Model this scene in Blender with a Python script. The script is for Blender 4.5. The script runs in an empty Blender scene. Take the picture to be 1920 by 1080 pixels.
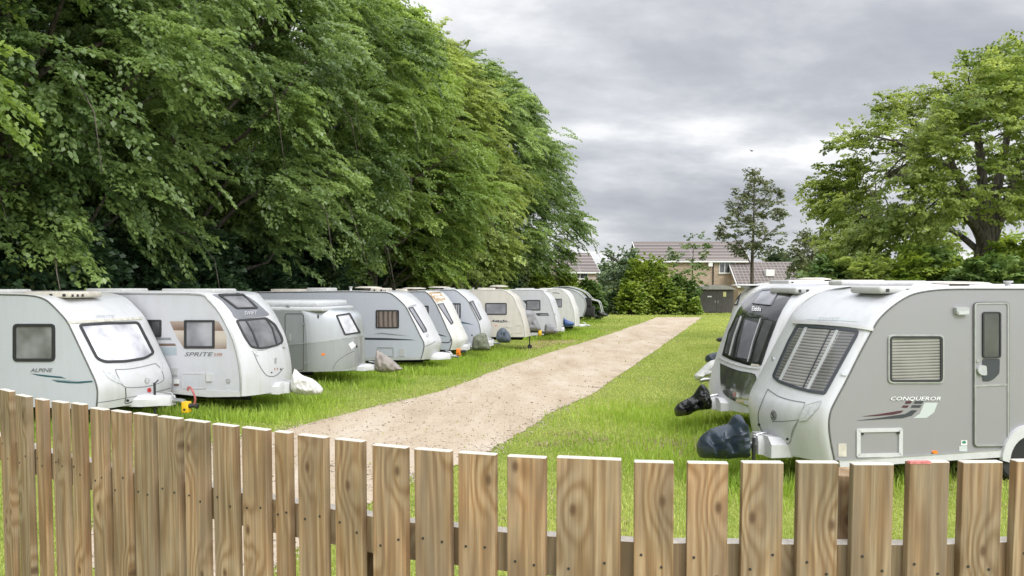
import bpy, bmesh, math, random
import numpy as np
from mathutils import Vector, Matrix, noise
from mathutils.bvhtree import BVHTree

random.seed(7)
R = math.radians
SC = bpy.context.scene
COL = SC.collection
EYE = 2.55
F = 1500.0
PY0 = 615.0
PITCH = R(3.0)
CP, SP = math.cos(PITCH), math.sin(PITCH)
CAM = Vector((0, 0, EYE))

# ------------------------------------------------------------------ measuring from the photograph
def ray(px, py):
    xc = (px - 960) / F
    zc = (PY0 - py) / F
    return Vector((xc, CP + SP * zc, -SP + CP * zc))

def onz(px, py, z=0.0):
    d = ray(px, py)
    return CAM + d * ((z - EYE) / d.z)

def onY(px, py, Y):
    d = ray(px, py)
    return CAM + d * (Y / d.y)

# ------------------------------------------------------------------ object helpers
def tag(o, label, cat, group=None, kind=None):
    if label: o['label'] = label
    if cat: o['category'] = cat
    if group: o['group'] = group
    if kind: o['kind'] = kind
    return o

def empty(name, loc, rz=0.0):
    o = bpy.data.objects.new(name, None)
    o.empty_display_size = 0.3
    COL.objects.link(o)
    o.location = loc
    o.rotation_euler = (0, 0, rz)
    return o

def link(name, me, m=None, parent=None, smooth=None):
    o = bpy.data.objects.new(name, me)
    COL.objects.link(o)
    if m is not None:
        for mm in (m if isinstance(m, (list, tuple)) else [m]):
            me.materials.append(mm)
    if parent: o.parent = parent
    if smooth is not None:
        for p in me.polygons: p.use_smooth = True
        if smooth < 3.1:
            try: me.set_sharp_from_angle(angle=smooth)
            except Exception: pass
    return o

def obj(name, bm, m, parent=None, smooth=None, loc=None):
    me = bpy.data.meshes.new(name)
    bmesh.ops.recalc_face_normals(bm, faces=bm.faces[:])
    bm.to_mesh(me); bm.free()
    o = link(name, me, m, parent, smooth)
    if loc is not None:
        me.transform(Matrix.Translation(-Vector(loc)))
        o.location = loc
    return o

def pmesh(verts, faces):
    me = bpy.data.meshes.new('m')
    me.from_pydata([tuple(v) for v in verts], [], faces)
    me.update()
    return me

def add_box(bm, lo, hi, M=None, bev=0.0):
    lo = Vector(lo); hi = Vector(hi)
    r = bmesh.ops.create_cube(bm, size=1.0)
    vs = r['verts']
    for v in vs:
        v.co = Vector(((lo.x + hi.x) / 2 + v.co.x * (hi.x - lo.x), (lo.y + hi.y) / 2 + v.co.y * (hi.y - lo.y), (lo.z + hi.z) / 2 + v.co.z * (hi.z - lo.z)))
    if bev > 0:
        es = list({e for v in vs for e in v.link_edges})
        rr = bmesh.ops.bevel(bm, geom=es, offset=bev, segments=2, profile=0.5, affect='EDGES')
        vs = [v for v in rr['verts']] + [v for v in vs if v.is_valid]
    if M is not None:
        for v in set(vs): v.co = M @ v.co
    return vs

def add_tube(bm, pts, rad, n=8, caps=True):
    pts = [Vector(p) for p in pts]
    rads = rad if isinstance(rad, (list, tuple)) else [rad] * len(pts)
    rings = []
    prev = None
    for i, p in enumerate(pts):
        if i == 0: d = pts[1] - pts[0]
        elif i == len(pts) - 1: d = pts[-1] - pts[-2]
        else: d = pts[i + 1] - pts[i - 1]
        d.normalize()
        if prev is None:
            a = d.cross(Vector((0, 0, 1)))
            if a.length < 1e-3: a = d.cross(Vector((1, 0, 0)))
        else:
            a = prev - d * prev.dot(d)
        a.normalize(); prev = a
        b = d.cross(a)
        rings.append([bm.verts.new(p + (a * math.cos(2 * math.pi * k / n) + b * math.sin(2 * math.pi * k / n)) * rads[i]) for k in range(n)])
    for i in range(len(rings) - 1):
        for k in range(n):
            bm.faces.new((rings[i][k], rings[i][(k + 1) % n], rings[i + 1][(k + 1) % n], rings[i + 1][k]))
    if caps:
        bm.faces.new(rings[0][::-1]); bm.faces.new(rings[-1])

def add_cyl(bm, c, axis, r, h, n=20, r2=None):
    c = Vector(c); ax = Vector(axis).normalized()
    add_tube(bm, [c - ax * h / 2, c + ax * h / 2], [r, r if r2 is None else r2], n)

def lathe(bm, c, prof, n=20):
    c = Vector(c)
    rings = [[bm.verts.new(c + Vector((r * math.cos(2 * math.pi * k / n), r * math.sin(2 * math.pi * k / n), z))) for k in range(n)] for r, z in prof]
    for i in range(len(rings) - 1):
        for k in range(n):
            bm.faces.new((rings[i][k], rings[i][(k + 1) % n], rings[i + 1][(k + 1) % n], rings[i + 1][k]))
    bm.faces.new(rings[0][::-1]); bm.faces.new(rings[-1])

# ------------------------------------------------------------------ materials
def new_mat(name):
    m = bpy.data.materials.new(name); m.use_nodes = True
    nt = m.node_tree
    return m, nt, nt.nodes['Principled BSDF']

def N(nt, t, **kw):
    n = nt.nodes.new(t)
    for k, v in kw.items(): setattr(n, k, v)
    return n

def ramp(nt, stops, interp='LINEAR'):
    n = nt.nodes.new('ShaderNodeValToRGB')
    cr = n.color_ramp; cr.interpolation = interp
    while len(cr.elements) < len(stops): cr.elements.new(0.5)
    for e, (p, c) in zip(cr.elements, stops):
        e.position = p; e.color = (c[0], c[1], c[2], 1)
    return n

def simple(name, col, rough=0.5, metal=0.0, coat=0.0, var=0.0, scale=8.0, bump=0.0, spec=0.5):
    m, nt, b = new_mat(name)
    b.inputs['Roughness'].default_value = rough
    b.inputs['Metallic'].default_value = metal
    b.inputs['Coat Weight'].default_value = coat
    b.inputs['Coat Roughness'].default_value = 0.06
    b.inputs['Specular IOR Level'].default_value = spec
    c = Vector(col)
    if var > 0 or bump > 0:
        tc = N(nt, 'ShaderNodeTexCoord')
        nz = N(nt, 'ShaderNodeTexNoise'); nz.inputs['Scale'].default_value = scale; nz.inputs['Detail'].default_value = 6; nz.inputs['Roughness'].default_value = 0.65
        nt.links.new(tc.outputs['Object'], nz.inputs['Vector'])
        rp = ramp(nt, [(0.3, c * (1 - var)), (0.7, c * (1 + var * 0.6))])
        nt.links.new(nz.outputs['Fac'], rp.inputs['Fac'])
        nt.links.new(rp.outputs['Color'], b.inputs['Base Color'])
        if bump > 0:
            bp = N(nt, 'ShaderNodeBump'); bp.inputs['Strength'].default_value = bump; bp.inputs['Distance'].default_value = 0.02
            nt.links.new(nz.outputs['Fac'], bp.inputs['Height']); nt.links.new(bp.outputs['Normal'], b.inputs['Normal'])
    else:
        b.inputs['Base Color'].default_value = (*col, 1)
    return m

def shell_mat(name, col, rough=0.35, metal=0.0, coat=0.3, dirt=(0.30, 0.29, 0.20), amt=0.35, moss=0.0, top=0.0):
    """painted caravan skin with rain streaks and grime blotches"""
    m, nt, b = new_mat(name)
    b.inputs['Metallic'].default_value = metal
    b.inputs['Coat Weight'].default_value = coat
    b.inputs['Coat Roughness'].default_value = 0.12
    tc = N(nt, 'ShaderNodeTexCoord')
    mp = N(nt, 'ShaderNodeMapping'); mp.inputs['Scale'].default_value = (9, 9, 0.8)
    nt.links.new(tc.outputs['Object'], mp.inputs['Vector'])
    n1 = N(nt, 'ShaderNodeTexNoise'); n1.inputs['Scale'].default_value = 1.0; n1.inputs['Detail'].default_value = 5
    nt.links.new(mp.outputs['Vector'], n1.inputs['Vector'])
    n2 = N(nt, 'ShaderNodeTexNoise'); n2.inputs['Scale'].default_value = 2.2; n2.inputs['Detail'].default_value = 8; n2.inputs['Roughness'].default_value = 0.7
    nt.links.new(tc.outputs['Object'], n2.inputs['Vector'])
    mu = N(nt, 'ShaderNodeMath', operation='MULTIPLY'); nt.links.new(n1.outputs['Fac'], mu.inputs[0]); nt.links.new(n2.outputs['Fac'], mu.inputs[1])
    rp = ramp(nt, [(0.22 - 0.1 * moss, (0, 0, 0)), (0.5 - 0.12 * moss, (1, 1, 1))])
    nt.links.new(mu.outputs[0], rp.inputs['Fac'])
    am = N(nt, 'ShaderNodeMath', operation='MULTIPLY'); am.inputs[1].default_value = amt
    nt.links.new(rp.outputs['Color'], am.inputs[0])
    mx = N(nt, 'ShaderNodeMix', data_type='RGBA'); mx.inputs['A'].default_value = (*col, 1); mx.inputs['B'].default_value = (*dirt, 1)
    nt.links.new(am.outputs[0], mx.inputs['Factor'])
    nt.links.new(mx.outputs['Result'], b.inputs['Base Color'])
    rr = N(nt, 'ShaderNodeMapRange'); rr.inputs['To Min'].default_value = rough; rr.inputs['To Max'].default_value = min(1, rough + 0.3)
    nt.links.new(n2.outputs['Fac'], rr.inputs['Value']); nt.links.new(rr.outputs['Result'], b.inputs['Roughness'])
    n3 = N(nt, 'ShaderNodeTexNoise'); n3.inputs['Scale'].default_value = 0.9; n3.inputs['Detail'].default_value = 1
    nt.links.new(tc.outputs['Object'], n3.inputs['Vector'])
    bp = N(nt, 'ShaderNodeBump'); bp.inputs['Strength'].default_value = 0.12; bp.inputs['Distance'].default_value = 0.05
    nt.links.new(n3.outputs['Fac'], bp.inputs['Height']); nt.links.new(bp.outputs['Normal'], b.inputs['Normal'])
    return m

def pane_mat(name, cA, cB, mode='noise', scale=3.0, rough=0.08, coat=1.0):
    """acrylic pane with what hangs behind it: blinds (stripes along z), curtains (stripes along x) or a dim room"""
    m, nt, b = new_mat(name)
    b.inputs['Roughness'].default_value = 0.35
    b.inputs['Coat Weight'].default_value = coat
    b.inputs['Coat Roughness'].default_value = rough
    tc = N(nt, 'ShaderNodeTexCoord')
    nz = N(nt, 'ShaderNodeTexNoise'); nz.inputs['Scale'].default_value = 2.5; nz.inputs['Detail'].default_value = 3
    nt.links.new(tc.outputs['Object'], nz.inputs['Vector'])
    if mode == 'noise':
        rp = ramp(nt, [(0.35, cA), (0.62, cB)])
        nz.inputs['Scale'].default_value = scale
        nt.links.new(nz.outputs['Fac'], rp.inputs['Fac'])
    else:
        wv = N(nt, 'ShaderNodeTexWave', wave_type='BANDS', bands_direction='Z' if mode == 'blind' else 'X', wave_profile='SAW' if mode == 'blind' else 'SIN')
        wv.inputs['Scale'].default_value = scale
        wv.inputs['Distortion'].default_value = 0.25 if mode == 'blind' else 2.0
        wv.inputs['Detail'].default_value = 1
        nt.links.new(tc.outputs['Object'], wv.inputs['Vector'])
        ad = N(nt, 'ShaderNodeMath', operation='MULTIPLY_ADD'); ad.inputs[1].default_value = 0.75
        ml = N(nt, 'ShaderNodeMath', operation='MULTIPLY'); ml.inputs[1].default_value = 0.45
        nt.links.new(nz.outputs['Fac'], ml.inputs[0])
        nt.links.new(wv.outputs['Fac'], ad.inputs[0]); nt.links.new(ml.outputs[0], ad.inputs[2])
        rp = ramp(nt, [(0.2, cA), (0.8, cB)])
        nt.links.new(ad.outputs[0], rp.inputs['Fac'])
    nt.links.new(rp.outputs['Color'], b.inputs['Base Color'])
    return m

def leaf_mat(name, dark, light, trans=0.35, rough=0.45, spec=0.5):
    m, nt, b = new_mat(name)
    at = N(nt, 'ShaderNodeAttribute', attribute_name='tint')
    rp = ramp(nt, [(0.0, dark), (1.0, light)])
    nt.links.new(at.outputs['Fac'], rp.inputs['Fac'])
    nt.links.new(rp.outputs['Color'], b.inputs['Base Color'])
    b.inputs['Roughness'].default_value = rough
    b.inputs['Specular IOR Level'].default_value = spec
    tr = N(nt, 'ShaderNodeBsdfTranslucent')
    hs = N(nt, 'ShaderNodeHueSaturation'); hs.inputs['Value'].default_value = 1.5; hs.inputs['Saturation'].default_value = 1.1; hs.inputs['Hue'].default_value = 0.485
    nt.links.new(rp.outputs['Color'], hs.inputs['Color']); nt.links.new(hs.outputs['Color'], tr.inputs['Color'])
    mx = N(nt, 'ShaderNodeMixShader'); mx.inputs['Fac'].default_value = trans
    nt.links.new(b.outputs[0], mx.inputs[1]); nt.links.new(tr.outputs[0], mx.inputs[2])
    nt.links.new(mx.outputs[0], nt.nodes['Material Output'].inputs['Surface'])
    return m

def bark_mat(name, a, b2):
    m, nt, b = new_mat(name)
    b.inputs['Roughness'].default_value = 0.9
    tc = N(nt, 'ShaderNodeTexCoord'); mp = N(nt, 'ShaderNodeMapping'); mp.inputs['Scale'].default_value = (6, 6, 1.2)
    nz = N(nt, 'ShaderNodeTexNoise'); nz.inputs['Scale'].default_value = 2.0; nz.inputs['Detail'].default_value = 8
    nt.links.new(tc.outputs['Object'], mp.inputs['Vector']); nt.links.new(mp.outputs['Vector'], nz.inputs['Vector'])
    rp = ramp(nt, [(0.35, a), (0.65, b2)]); nt.links.new(nz.outputs['Fac'], rp.inputs['Fac'])
    nt.links.new(rp.outputs['Color'], b.inputs['Base Color'])
    bp = N(nt, 'ShaderNodeBump'); bp.inputs['Strength'].default_value = 0.8; bp.inputs['Distance'].default_value = 0.04
    nt.links.new(nz.outputs['Fac'], bp.inputs['Height']); nt.links.new(bp.outputs['Normal'], b.inputs['Normal'])
    return m

def wood_mat(name):
    """sawn softwood: growth rings cut lengthwise, a knot or two, greenish-brown treatment; varies from board to board"""
    m, nt, b = new_mat(name)
    L = nt.links.new
    b.inputs['Roughness'].default_value = 0.75
    b.inputs['Specular IOR Level'].default_value = 0.25
    tc = N(nt, 'ShaderNodeTexCoord'); oi = N(nt, 'ShaderNodeObjectInfo')
    off = N(nt, 'ShaderNodeVectorMath', operation='SCALE'); off.inputs[0].default_value = (37.0, 11.0, 53.0)
    L(oi.outputs['Random'], off.inputs['Scale'])
    add = N(nt, 'ShaderNodeVectorMath', operation='ADD'); L(tc.outputs['Object'], add.inputs[0]); L(off.outputs[0], add.inputs[1])
    # knots
    sk = N(nt, 'ShaderNodeSeparateXYZ'); L(add.outputs[0], sk.inputs[0]); ck = N(nt, 'ShaderNodeCombineXYZ'); L(sk.outputs['X'], ck.inputs['X']); L(sk.outputs['Z'], ck.inputs['Y'])
    mk = N(nt, 'ShaderNodeMapping'); mk.inputs['Scale'].default_value = (9.0, 5.0, 1); L(ck.outputs[0], mk.inputs['Vector'])
    vo = N(nt, 'ShaderNodeTexVoronoi', voronoi_dimensions='2D'); vo.inputs['Scale'].default_value = 0.55; vo.inputs['Randomness'].default_value = 1.0
    L(mk.outputs[0], vo.inputs['Vector'])
    # distortion of the grain round the knots
    kd = N(nt, 'ShaderNodeMapRange'); kd.inputs['From Min'].default_value = 0.0; kd.inputs['From Max'].default_value = 0.34; kd.inputs['To Min'].default_value = 1.0; kd.inputs['To Max'].default_value = 0.0
    kd.interpolation_type = 'SMOOTHSTEP'; L(vo.outputs['Distance'], kd.inputs['Value'])
    # slow wander of rings
    mg = N(nt, 'ShaderNodeMapping'); mg.inputs['Scale'].default_value = (9.0, 1.0, 0.9); L(add.outputs[0], mg.inputs['Vector'])
    ng = N(nt, 'ShaderNodeTexNoise'); ng.inputs['Scale'].default_value = 1.0; ng.inputs['Detail'].default_value = 2; L(mg.outputs[0], ng.inputs['Vector'])
    sx = N(nt, 'ShaderNodeSeparateXYZ'); L(add.outputs[0], sx.inputs[0])
    a1 = N(nt, 'ShaderNodeMath', operation='MULTIPLY'); a1.inputs[1].default_value = 24.0; L(sx.outputs['X'], a1.inputs[0])
    a2 = N(nt, 'ShaderNodeMath', operation='MULTIPLY_ADD'); a2.inputs[1].default_value = 5.5; L(ng.outputs['Fac'], a2.inputs[0]); L(a1.outputs[0], a2.inputs[2])
    a3 = N(nt, 'ShaderNodeMath', operation='MULTIPLY_ADD'); a3.inputs[1].default_value = 1.6; L(kd.outputs[0], a3.inputs[0]); L(a2.outputs[0], a3.inputs[2])
    a4 = N(nt, 'ShaderNodeMath', operation='MULTIPLY'); a4.inputs[1].default_value = 6.283; L(a3.outputs[0], a4.inputs[0])
    sn = N(nt, 'ShaderNodeMath', operation='SINE'); L(a4.outputs[0], sn.inputs[0])
    mr = N(nt, 'ShaderNodeMapRange'); mr.inputs['From Min'].default_value = -1; mr.inputs['From Max'].default_value = 1; L(sn.outputs[0], mr.inputs['Value'])
    # fibres
    mf = N(nt, 'ShaderNodeMapping'); mf.inputs['Scale'].default_value = (130, 130, 4); L(add.outputs[0], mf.inputs['Vector'])
    nf = N(nt, 'ShaderNodeTexNoise'); nf.inputs['Scale'].default_value = 1.0; nf.inputs['Detail'].default_value = 4; L(mf.outputs[0], nf.inputs['Vector'])
    rp = ramp(nt, [(0.0, (0.290, 0.186, 0.100)), (0.5, (0.385, 0.268, 0.160)), (1.0, (0.425, 0.315, 0.202))]); L(mr.outputs[0], rp.inputs['Fac'])
    rf = ramp(nt, [(0.3, (0.62, 0.60, 0.58)), (0.7, (1.14, 1.13, 1.11))]); L(nf.outputs['Fac'], rf.inputs['Fac'])
    m1 = N(nt, 'ShaderNodeMix', data_type='RGBA', blend_type='MULTIPLY'); m1.inputs['Factor'].default_value = 1.0
    L(rp.outputs['Color'], m1.inputs['A']); L(rf.outputs['Color'], m1.inputs['B'])
    # blotchy greenish treatment and weathering
    nb = N(nt, 'ShaderNodeTexNoise'); nb.inputs['Scale'].default_value = 3.0; nb.inputs['Detail'].default_value = 4; L(add.outputs[0], nb.inputs['Vector'])
    rb = ramp(nt, [(0.32, (0.70, 0.72, 0.69)), (0.55, (0.98, 0.97, 0.95)), (0.70, (1.10, 1.0, 0.92))]); L(nb.outputs['Fac'], rb.inputs['Fac'])
    m2 = N(nt, 'ShaderNodeMix', data_type='RGBA', blend_type='MULTIPLY'); m2.inputs['Factor'].default_value = 1.0
    L(m1.outputs['Result'], m2.inputs['A']); L(rb.outputs['Color'], m2.inputs['B'])
    # per-board tone
    rt = ramp(nt, [(0.0, (0.82, 0.86, 0.88)), (0.5, (1.0, 1.0, 1.0)), (1.0, (1.10, 0.99, 0.88))]); L(oi.outputs['Random'], rt.inputs['Fac'])
    m3 = N(nt, 'ShaderNodeMix', data_type='RGBA', blend_type='MULTIPLY'); m3.inputs['Factor'].default_value = 1.0
    L(m2.outputs['Result'], m3.inputs['A']); L(rt.outputs['Color'], m3.inputs['B'])
    wn = N(nt, 'ShaderNodeTexNoise'); wn.inputs['Scale'].default_value = 1.0; wn.inputs['Detail'].default_value = 6; wn.inputs['Roughness'].default_value = 0.65
    wm = N(nt, 'ShaderNodeMapping'); wm.inputs['Scale'].default_value = (16, 16, 1.6); L(add.outputs[0], wm.inputs['Vector']); L(wm.outputs[0], wn.inputs['Vector'])
    wr = ramp(nt, [(0.42, (0, 0, 0)), (0.68, (0.75, 0.75, 0.75))]); L(wn.outputs['Fac'], wr.inputs['Fac'])
    mw = N(nt, 'ShaderNodeMix', data_type='RGBA'); mw.inputs['B'].default_value = (0.205, 0.155, 0.108, 1); L(wr.outputs['Color'], mw.inputs['Factor']); L(m3.outputs['Result'], mw.inputs['A'])
    m3 = mw
    # knot cores
    kc = N(nt, 'ShaderNodeMapRange'); kc.inputs['From Min'].default_value = 0.02; kc.inputs['From Max'].default_value = 0.06; kc.inputs['To Min'].default_value = 0.85; kc.inputs['To Max'].default_value = 0.0
    L(vo.outputs['Distance'], kc.inputs['Value'])
    m4 = N(nt, 'ShaderNodeMix', data_type='RGBA'); m4.inputs['B'].default_value = (0.10, 0.055, 0.03, 1)
    L(kc.outputs[0], m4.inputs['Factor']); L(m3.outputs['Result'], m4.inputs['A'])
    L(m4.outputs['Result'], b.inputs['Base Color'])
    bp = N(nt, 'ShaderNodeBump'); bp.inputs['Strength'].default_value = 0.25; bp.inputs['Distance'].default_value = 0.003
    L(nf.outputs['Fac'], bp.inputs['Height']); L(bp.outputs['Normal'], b.inputs['Normal'])
    return m

M = {}
M['white'] = shell_mat('white_gel_coat', (0.535, 0.54, 0.555), 0.28, amt=0.28)
M['white_old'] = shell_mat('aged_white_skin', (0.55, 0.55, 0.525), 0.4, amt=0.42, moss=0.3, dirt=(0.36, 0.32, 0.20))
M['white_mossy'] = shell_mat('stained_white_skin', (0.62, 0.62, 0.60), 0.5, amt=0.34, moss=0.5, dirt=(0.36, 0.29, 0.16))
M['cream'] = shell_mat('cream_skin', (0.54, 0.51, 0.455), 0.4, amt=0.3)
M['white_small'] = shell_mat('soft_white_skin', (0.58, 0.575, 0.555), 0.4, amt=0.25)
M['pale_grey'] = shell_mat('pale_grey_skin', (0.51, 0.53, 0.585), 0.35, amt=0.22, dirt=(0.36, 0.37, 0.32))
M['pale_blue'] = shell_mat('pale_blue_grey_skin', (0.445, 0.468, 0.525), 0.35, amt=0.2, dirt=(0.34, 0.36, 0.33))
M['bright_grey'] = shell_mat('light_grey_skin', (0.51, 0.515, 0.555), 0.32, amt=0.24)
M['silver'] = shell_mat('silver_grey_skin', (0.290, 0.283, 0.300), 0.25, metal=0.15, coat=0.5, amt=0.12)
M['aluminium'] = shell_mat('aluminium_skin', (0.46, 0.48, 0.50), 0.25, metal=0.55, coat=0.0, amt=0.3, dirt=(0.28, 0.28, 0.26))
M['aluminium_low'] = shell_mat('lower_aluminium_skin', (0.38, 0.395, 0.405), 0.25, metal=0.6, coat=0.0, amt=0.35, dirt=(0.24, 0.23, 0.18))  # darker, browner lower metal: the grass it mirrors is put into the colour
M['black_gloss'] = simple('gloss_black', (0.018, 0.018, 0.02), 0.15, coat=1.0)
M['dark_grey_gloss'] = simple('gloss_dark_grey', (0.13, 0.135, 0.145), 0.2, coat=0.8)
M['rubber'] = simple('black_rubber', (0.028, 0.028, 0.03), 0.6, var=0.3)
M['seam'] = simple('grey_seal', (0.12, 0.12, 0.115), 0.6, var=0.4, scale=15)
M['fine_line'] = simple('fine_seam', (0.16, 0.165, 0.17), 0.6)
M['trim'] = simple('grey_trim', (0.42, 0.43, 0.42), 0.35, metal=0.4, var=0.2)
M['plastic_white'] = simple('white_plastic', (0.545, 0.545, 0.55), 0.4, var=0.08)
M['plastic_grey'] = simple('grey_plastic', (0.42, 0.43, 0.43), 0.45, var=0.1)
M['vent_beige'] = simple('weathered_beige_plastic', (0.55, 0.51, 0.44), 0.6, var=0.25, scale=6)
M['vent_white'] = simple('weathered_white_plastic', (0.50, 0.50, 0.49), 0.5, var=0.12, scale=6)
M['ledge'] = simple('dirty_gutter', (0.52, 0.50, 0.43), 0.6, var=0.35, scale=12)
M['metal'] = simple('galvanised_steel', (0.45, 0.46, 0.47), 0.4, metal=0.8, var=0.2)
M['dark_metal'] = simple('dark_steel', (0.05, 0.05, 0.052), 0.45, metal=0.5)
M['under'] = simple('underbody_black', (0.022, 0.022, 0.022), 0.9, var=0.3)
M['tyre'] = simple('tyre_rubber', (0.03, 0.03, 0.03), 0.8, var=0.25)
M['rim'] = simple('wheel_rim_silver', (0.55, 0.56, 0.57), 0.3, metal=0.7)
M['teal'] = simple('teal_vinyl', (0.035, 0.10, 0.13), 0.35)
M['teal_light'] = simple('light_teal_vinyl', (0.20, 0.30, 0.33), 0.35)
M['charcoal'] = simple('charcoal_vinyl', (0.045, 0.05, 0.06), 0.35)
M['grey_vinyl'] = simple('grey_vinyl', (0.22, 0.23, 0.24), 0.35)
M['light_vinyl'] = simple('pale_vinyl', (0.50, 0.54, 0.53), 0.35)
M['maroon'] = simple('maroon_vinyl', (0.075, 0.022, 0.035), 0.35)
M['brown_vinyl'] = simple('brown_vinyl', (0.16, 0.115, 0.09), 0.4)
M['blue_vinyl'] = simple('blue_grey_vinyl', (0.34, 0.40, 0.44), 0.4)
M['red'] = simple('red_plastic', (0.45, 0.03, 0.03), 0.4)
M['pale_red'] = simple('faded_red_vinyl', (0.40, 0.20, 0.17), 0.4)
M['orange'] = simple('amber_plastic', (0.85, 0.22, 0.02), 0.3)
M['yellow'] = simple('yellow_lock_paint', (0.80, 0.48, 0.02), 0.4, var=0.15)
M['paper'] = simple('white_paper', (0.75, 0.75, 0.74), 0.7, var=0.1, scale=20)
M['green_sticker'] = simple('green_sticker', (0.04, 0.22, 0.12), 0.5)
M['lamp_glass'] = simple('clear_lamp_plastic', (0.50, 0.51, 0.52), 0.15, coat=1.0, var=0.25, scale=20)
M['letter_grey'] = simple('grey_lettering', (0.14, 0.145, 0.15), 0.4)
M['letter_pale'] = simple('embossed_lettering', (0.42, 0.43, 0.45), 0.4)
M['letter_white'] = simple('white_lettering', (0.80, 0.80, 0.80), 0.4)
M['brown_grad'] = pane_mat('bronze_window_surround', (0.17, 0.10, 0.07), (0.50, 0.44, 0.38), 'blind', 0.75, coat=0.3)
M['mirror_panel'] = simple('bronze_mirror_panel', (0.42, 0.43, 0.38), 0.12, metal=0.9)
M['pane_dim'] = pane_mat('pane_dim_room', (0.035, 0.037, 0.04), (0.20, 0.20, 0.21), 'noise', 1.6)
M['pane_grey'] = pane_mat('pane_grey_room', (0.06, 0.06, 0.07), (0.33, 0.33, 0.36), 'noise', 1.1)
M['pane_screen'] = pane_mat('pane_silver_screen', (0.33, 0.33, 0.37), (0.86, 0.86, 0.90), 'noise', 1.5)
M['pane_brown'] = pane_mat('pane_brown_curtain', (0.06, 0.045, 0.04), (0.24, 0.19, 0.16), 'curtain', 2.2)
M['pane_curtain'] = pane_mat('pane_net_curtain', (0.09, 0.09, 0.10), (0.42, 0.42, 0.44), 'curtain', 3.5)
M['pane_blind'] = pane_mat('pane_pleated_blind', (0.03, 0.03, 0.03), (0.34, 0.325, 0.315), 'blind', 8.5)
M['pane_dark'] = pane_mat('pane_tinted', (0.02, 0.02, 0.022), (0.075, 0.075, 0.08), 'noise', 2.0)
M['pane_mid'] = pane_mat('pane_lilac_grey', (0.13, 0.13, 0.15), (0.30, 0.30, 0.34), 'noise', 1.2)
M['cover_navy'] = simple('navy_cover_cloth', (0.024, 0.036, 0.052), 0.34, var=0.3, scale=9, bump=0.3)
M['cover_black'] = simple('black_sack_plastic', (0.012, 0.012, 0.013), 0.22, var=0.3, scale=12, bump=0.5)
M['cover_grey'] = simple('grey_cover_cloth', (0.24, 0.24, 0.25), 0.75, var=0.2, scale=7, bump=0.3)
M['cover_taupe'] = simple('taupe_cover_cloth', (0.30, 0.265, 0.24), 0.75, var=0.3, scale=6, bump=0.3)
M['cover_moss'] = simple('mossy_cover_cloth', (0.165, 0.18, 0.13), 0.85, var=0.45, scale=10, bump=0.3)
M['cover_blue'] = simple('blue_bag_plastic', (0.05, 0.10, 0.28), 0.4, var=0.35, scale=9, bump=0.3)
M['cover_white'] = simple('white_cover_plastic', (0.62, 0.61, 0.58), 0.4, var=0.2, scale=9, bump=0.4)
M['cover_slate'] = simple('slate_cover_cloth', (0.085, 0.105, 0.135), 0.55, var=0.4, scale=9, bump=0.3)
M['bark'] = bark_mat('grey_brown_bark', (0.035, 0.028, 0.022), (0.12, 0.10, 0.08))
M['bark_oak'] = bark_mat('oak_bark', (0.04, 0.035, 0.03), (0.15, 0.13, 0.11))
M['wood'] = wood_mat('treated_sawn_wood')
M['sawn_lit_top'] = simple('pale_sawn_and_lit_top', (0.60, 0.55, 0.48), 0.85, var=0.2, scale=60)  # pale sawn picket ends; also carries the light painted on rail tops
M['rail_wood'] = M['wood']
M['lime_a'] = leaf_mat('lime_leaf', (0.068, 0.122, 0.034), (0.335, 0.455, 0.140), 0.46, 0.38, 0.55)
M['lime_b'] = leaf_mat('lime_leaf_fresh', (0.090, 0.160, 0.034), (0.370, 0.490, 0.130), 0.45, 0.42, 0.5)
M['lime_d'] = leaf_mat('lime_leaf_deep', (0.064, 0.115, 0.036), (0.320, 0.435, 0.145), 0.45, 0.36, 0.6)
M['lime_c'] = leaf_mat('lime_leaf_yellowish', (0.130, 0.190, 0.040), (0.430, 0.520, 0.160), 0.45, 0.45, 0.45)
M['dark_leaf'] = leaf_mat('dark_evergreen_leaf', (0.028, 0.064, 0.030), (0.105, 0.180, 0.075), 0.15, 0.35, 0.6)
M['oak_leaf'] = leaf_mat('oak_leaf', (0.130, 0.195, 0.040), (0.400, 0.480, 0.145), 0.5, 0.5, 0.4)
M['bush_light'] = leaf_mat('light_bush_leaf', (0.130, 0.210, 0.030), (0.400, 0.500, 0.100), 0.36, 0.5, 0.4)
M['bush_mid'] = leaf_mat('mid_bush_leaf', (0.075, 0.145, 0.034), (0.240, 0.330, 0.100), 0.3, 0.5, 0.4)
M['bush_dark'] = leaf_mat('dark_bush_leaf', (0.060, 0.105, 0.042), (0.185, 0.250, 0.110), 0.25, 0.5, 0.4)
M['tree_olive'] = leaf_mat('olive_leaf', (0.085, 0.110, 0.045), (0.240, 0.265, 0.130), 0.3, 0.5, 0.4)

# ------------------------------------------------------------------ leaf clouds (numpy)
RNG = np.random.default_rng(11)

def unit(a):
    return a / np.maximum(np.linalg.norm(a, axis=-1, keepdims=True), 1e-9)

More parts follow.
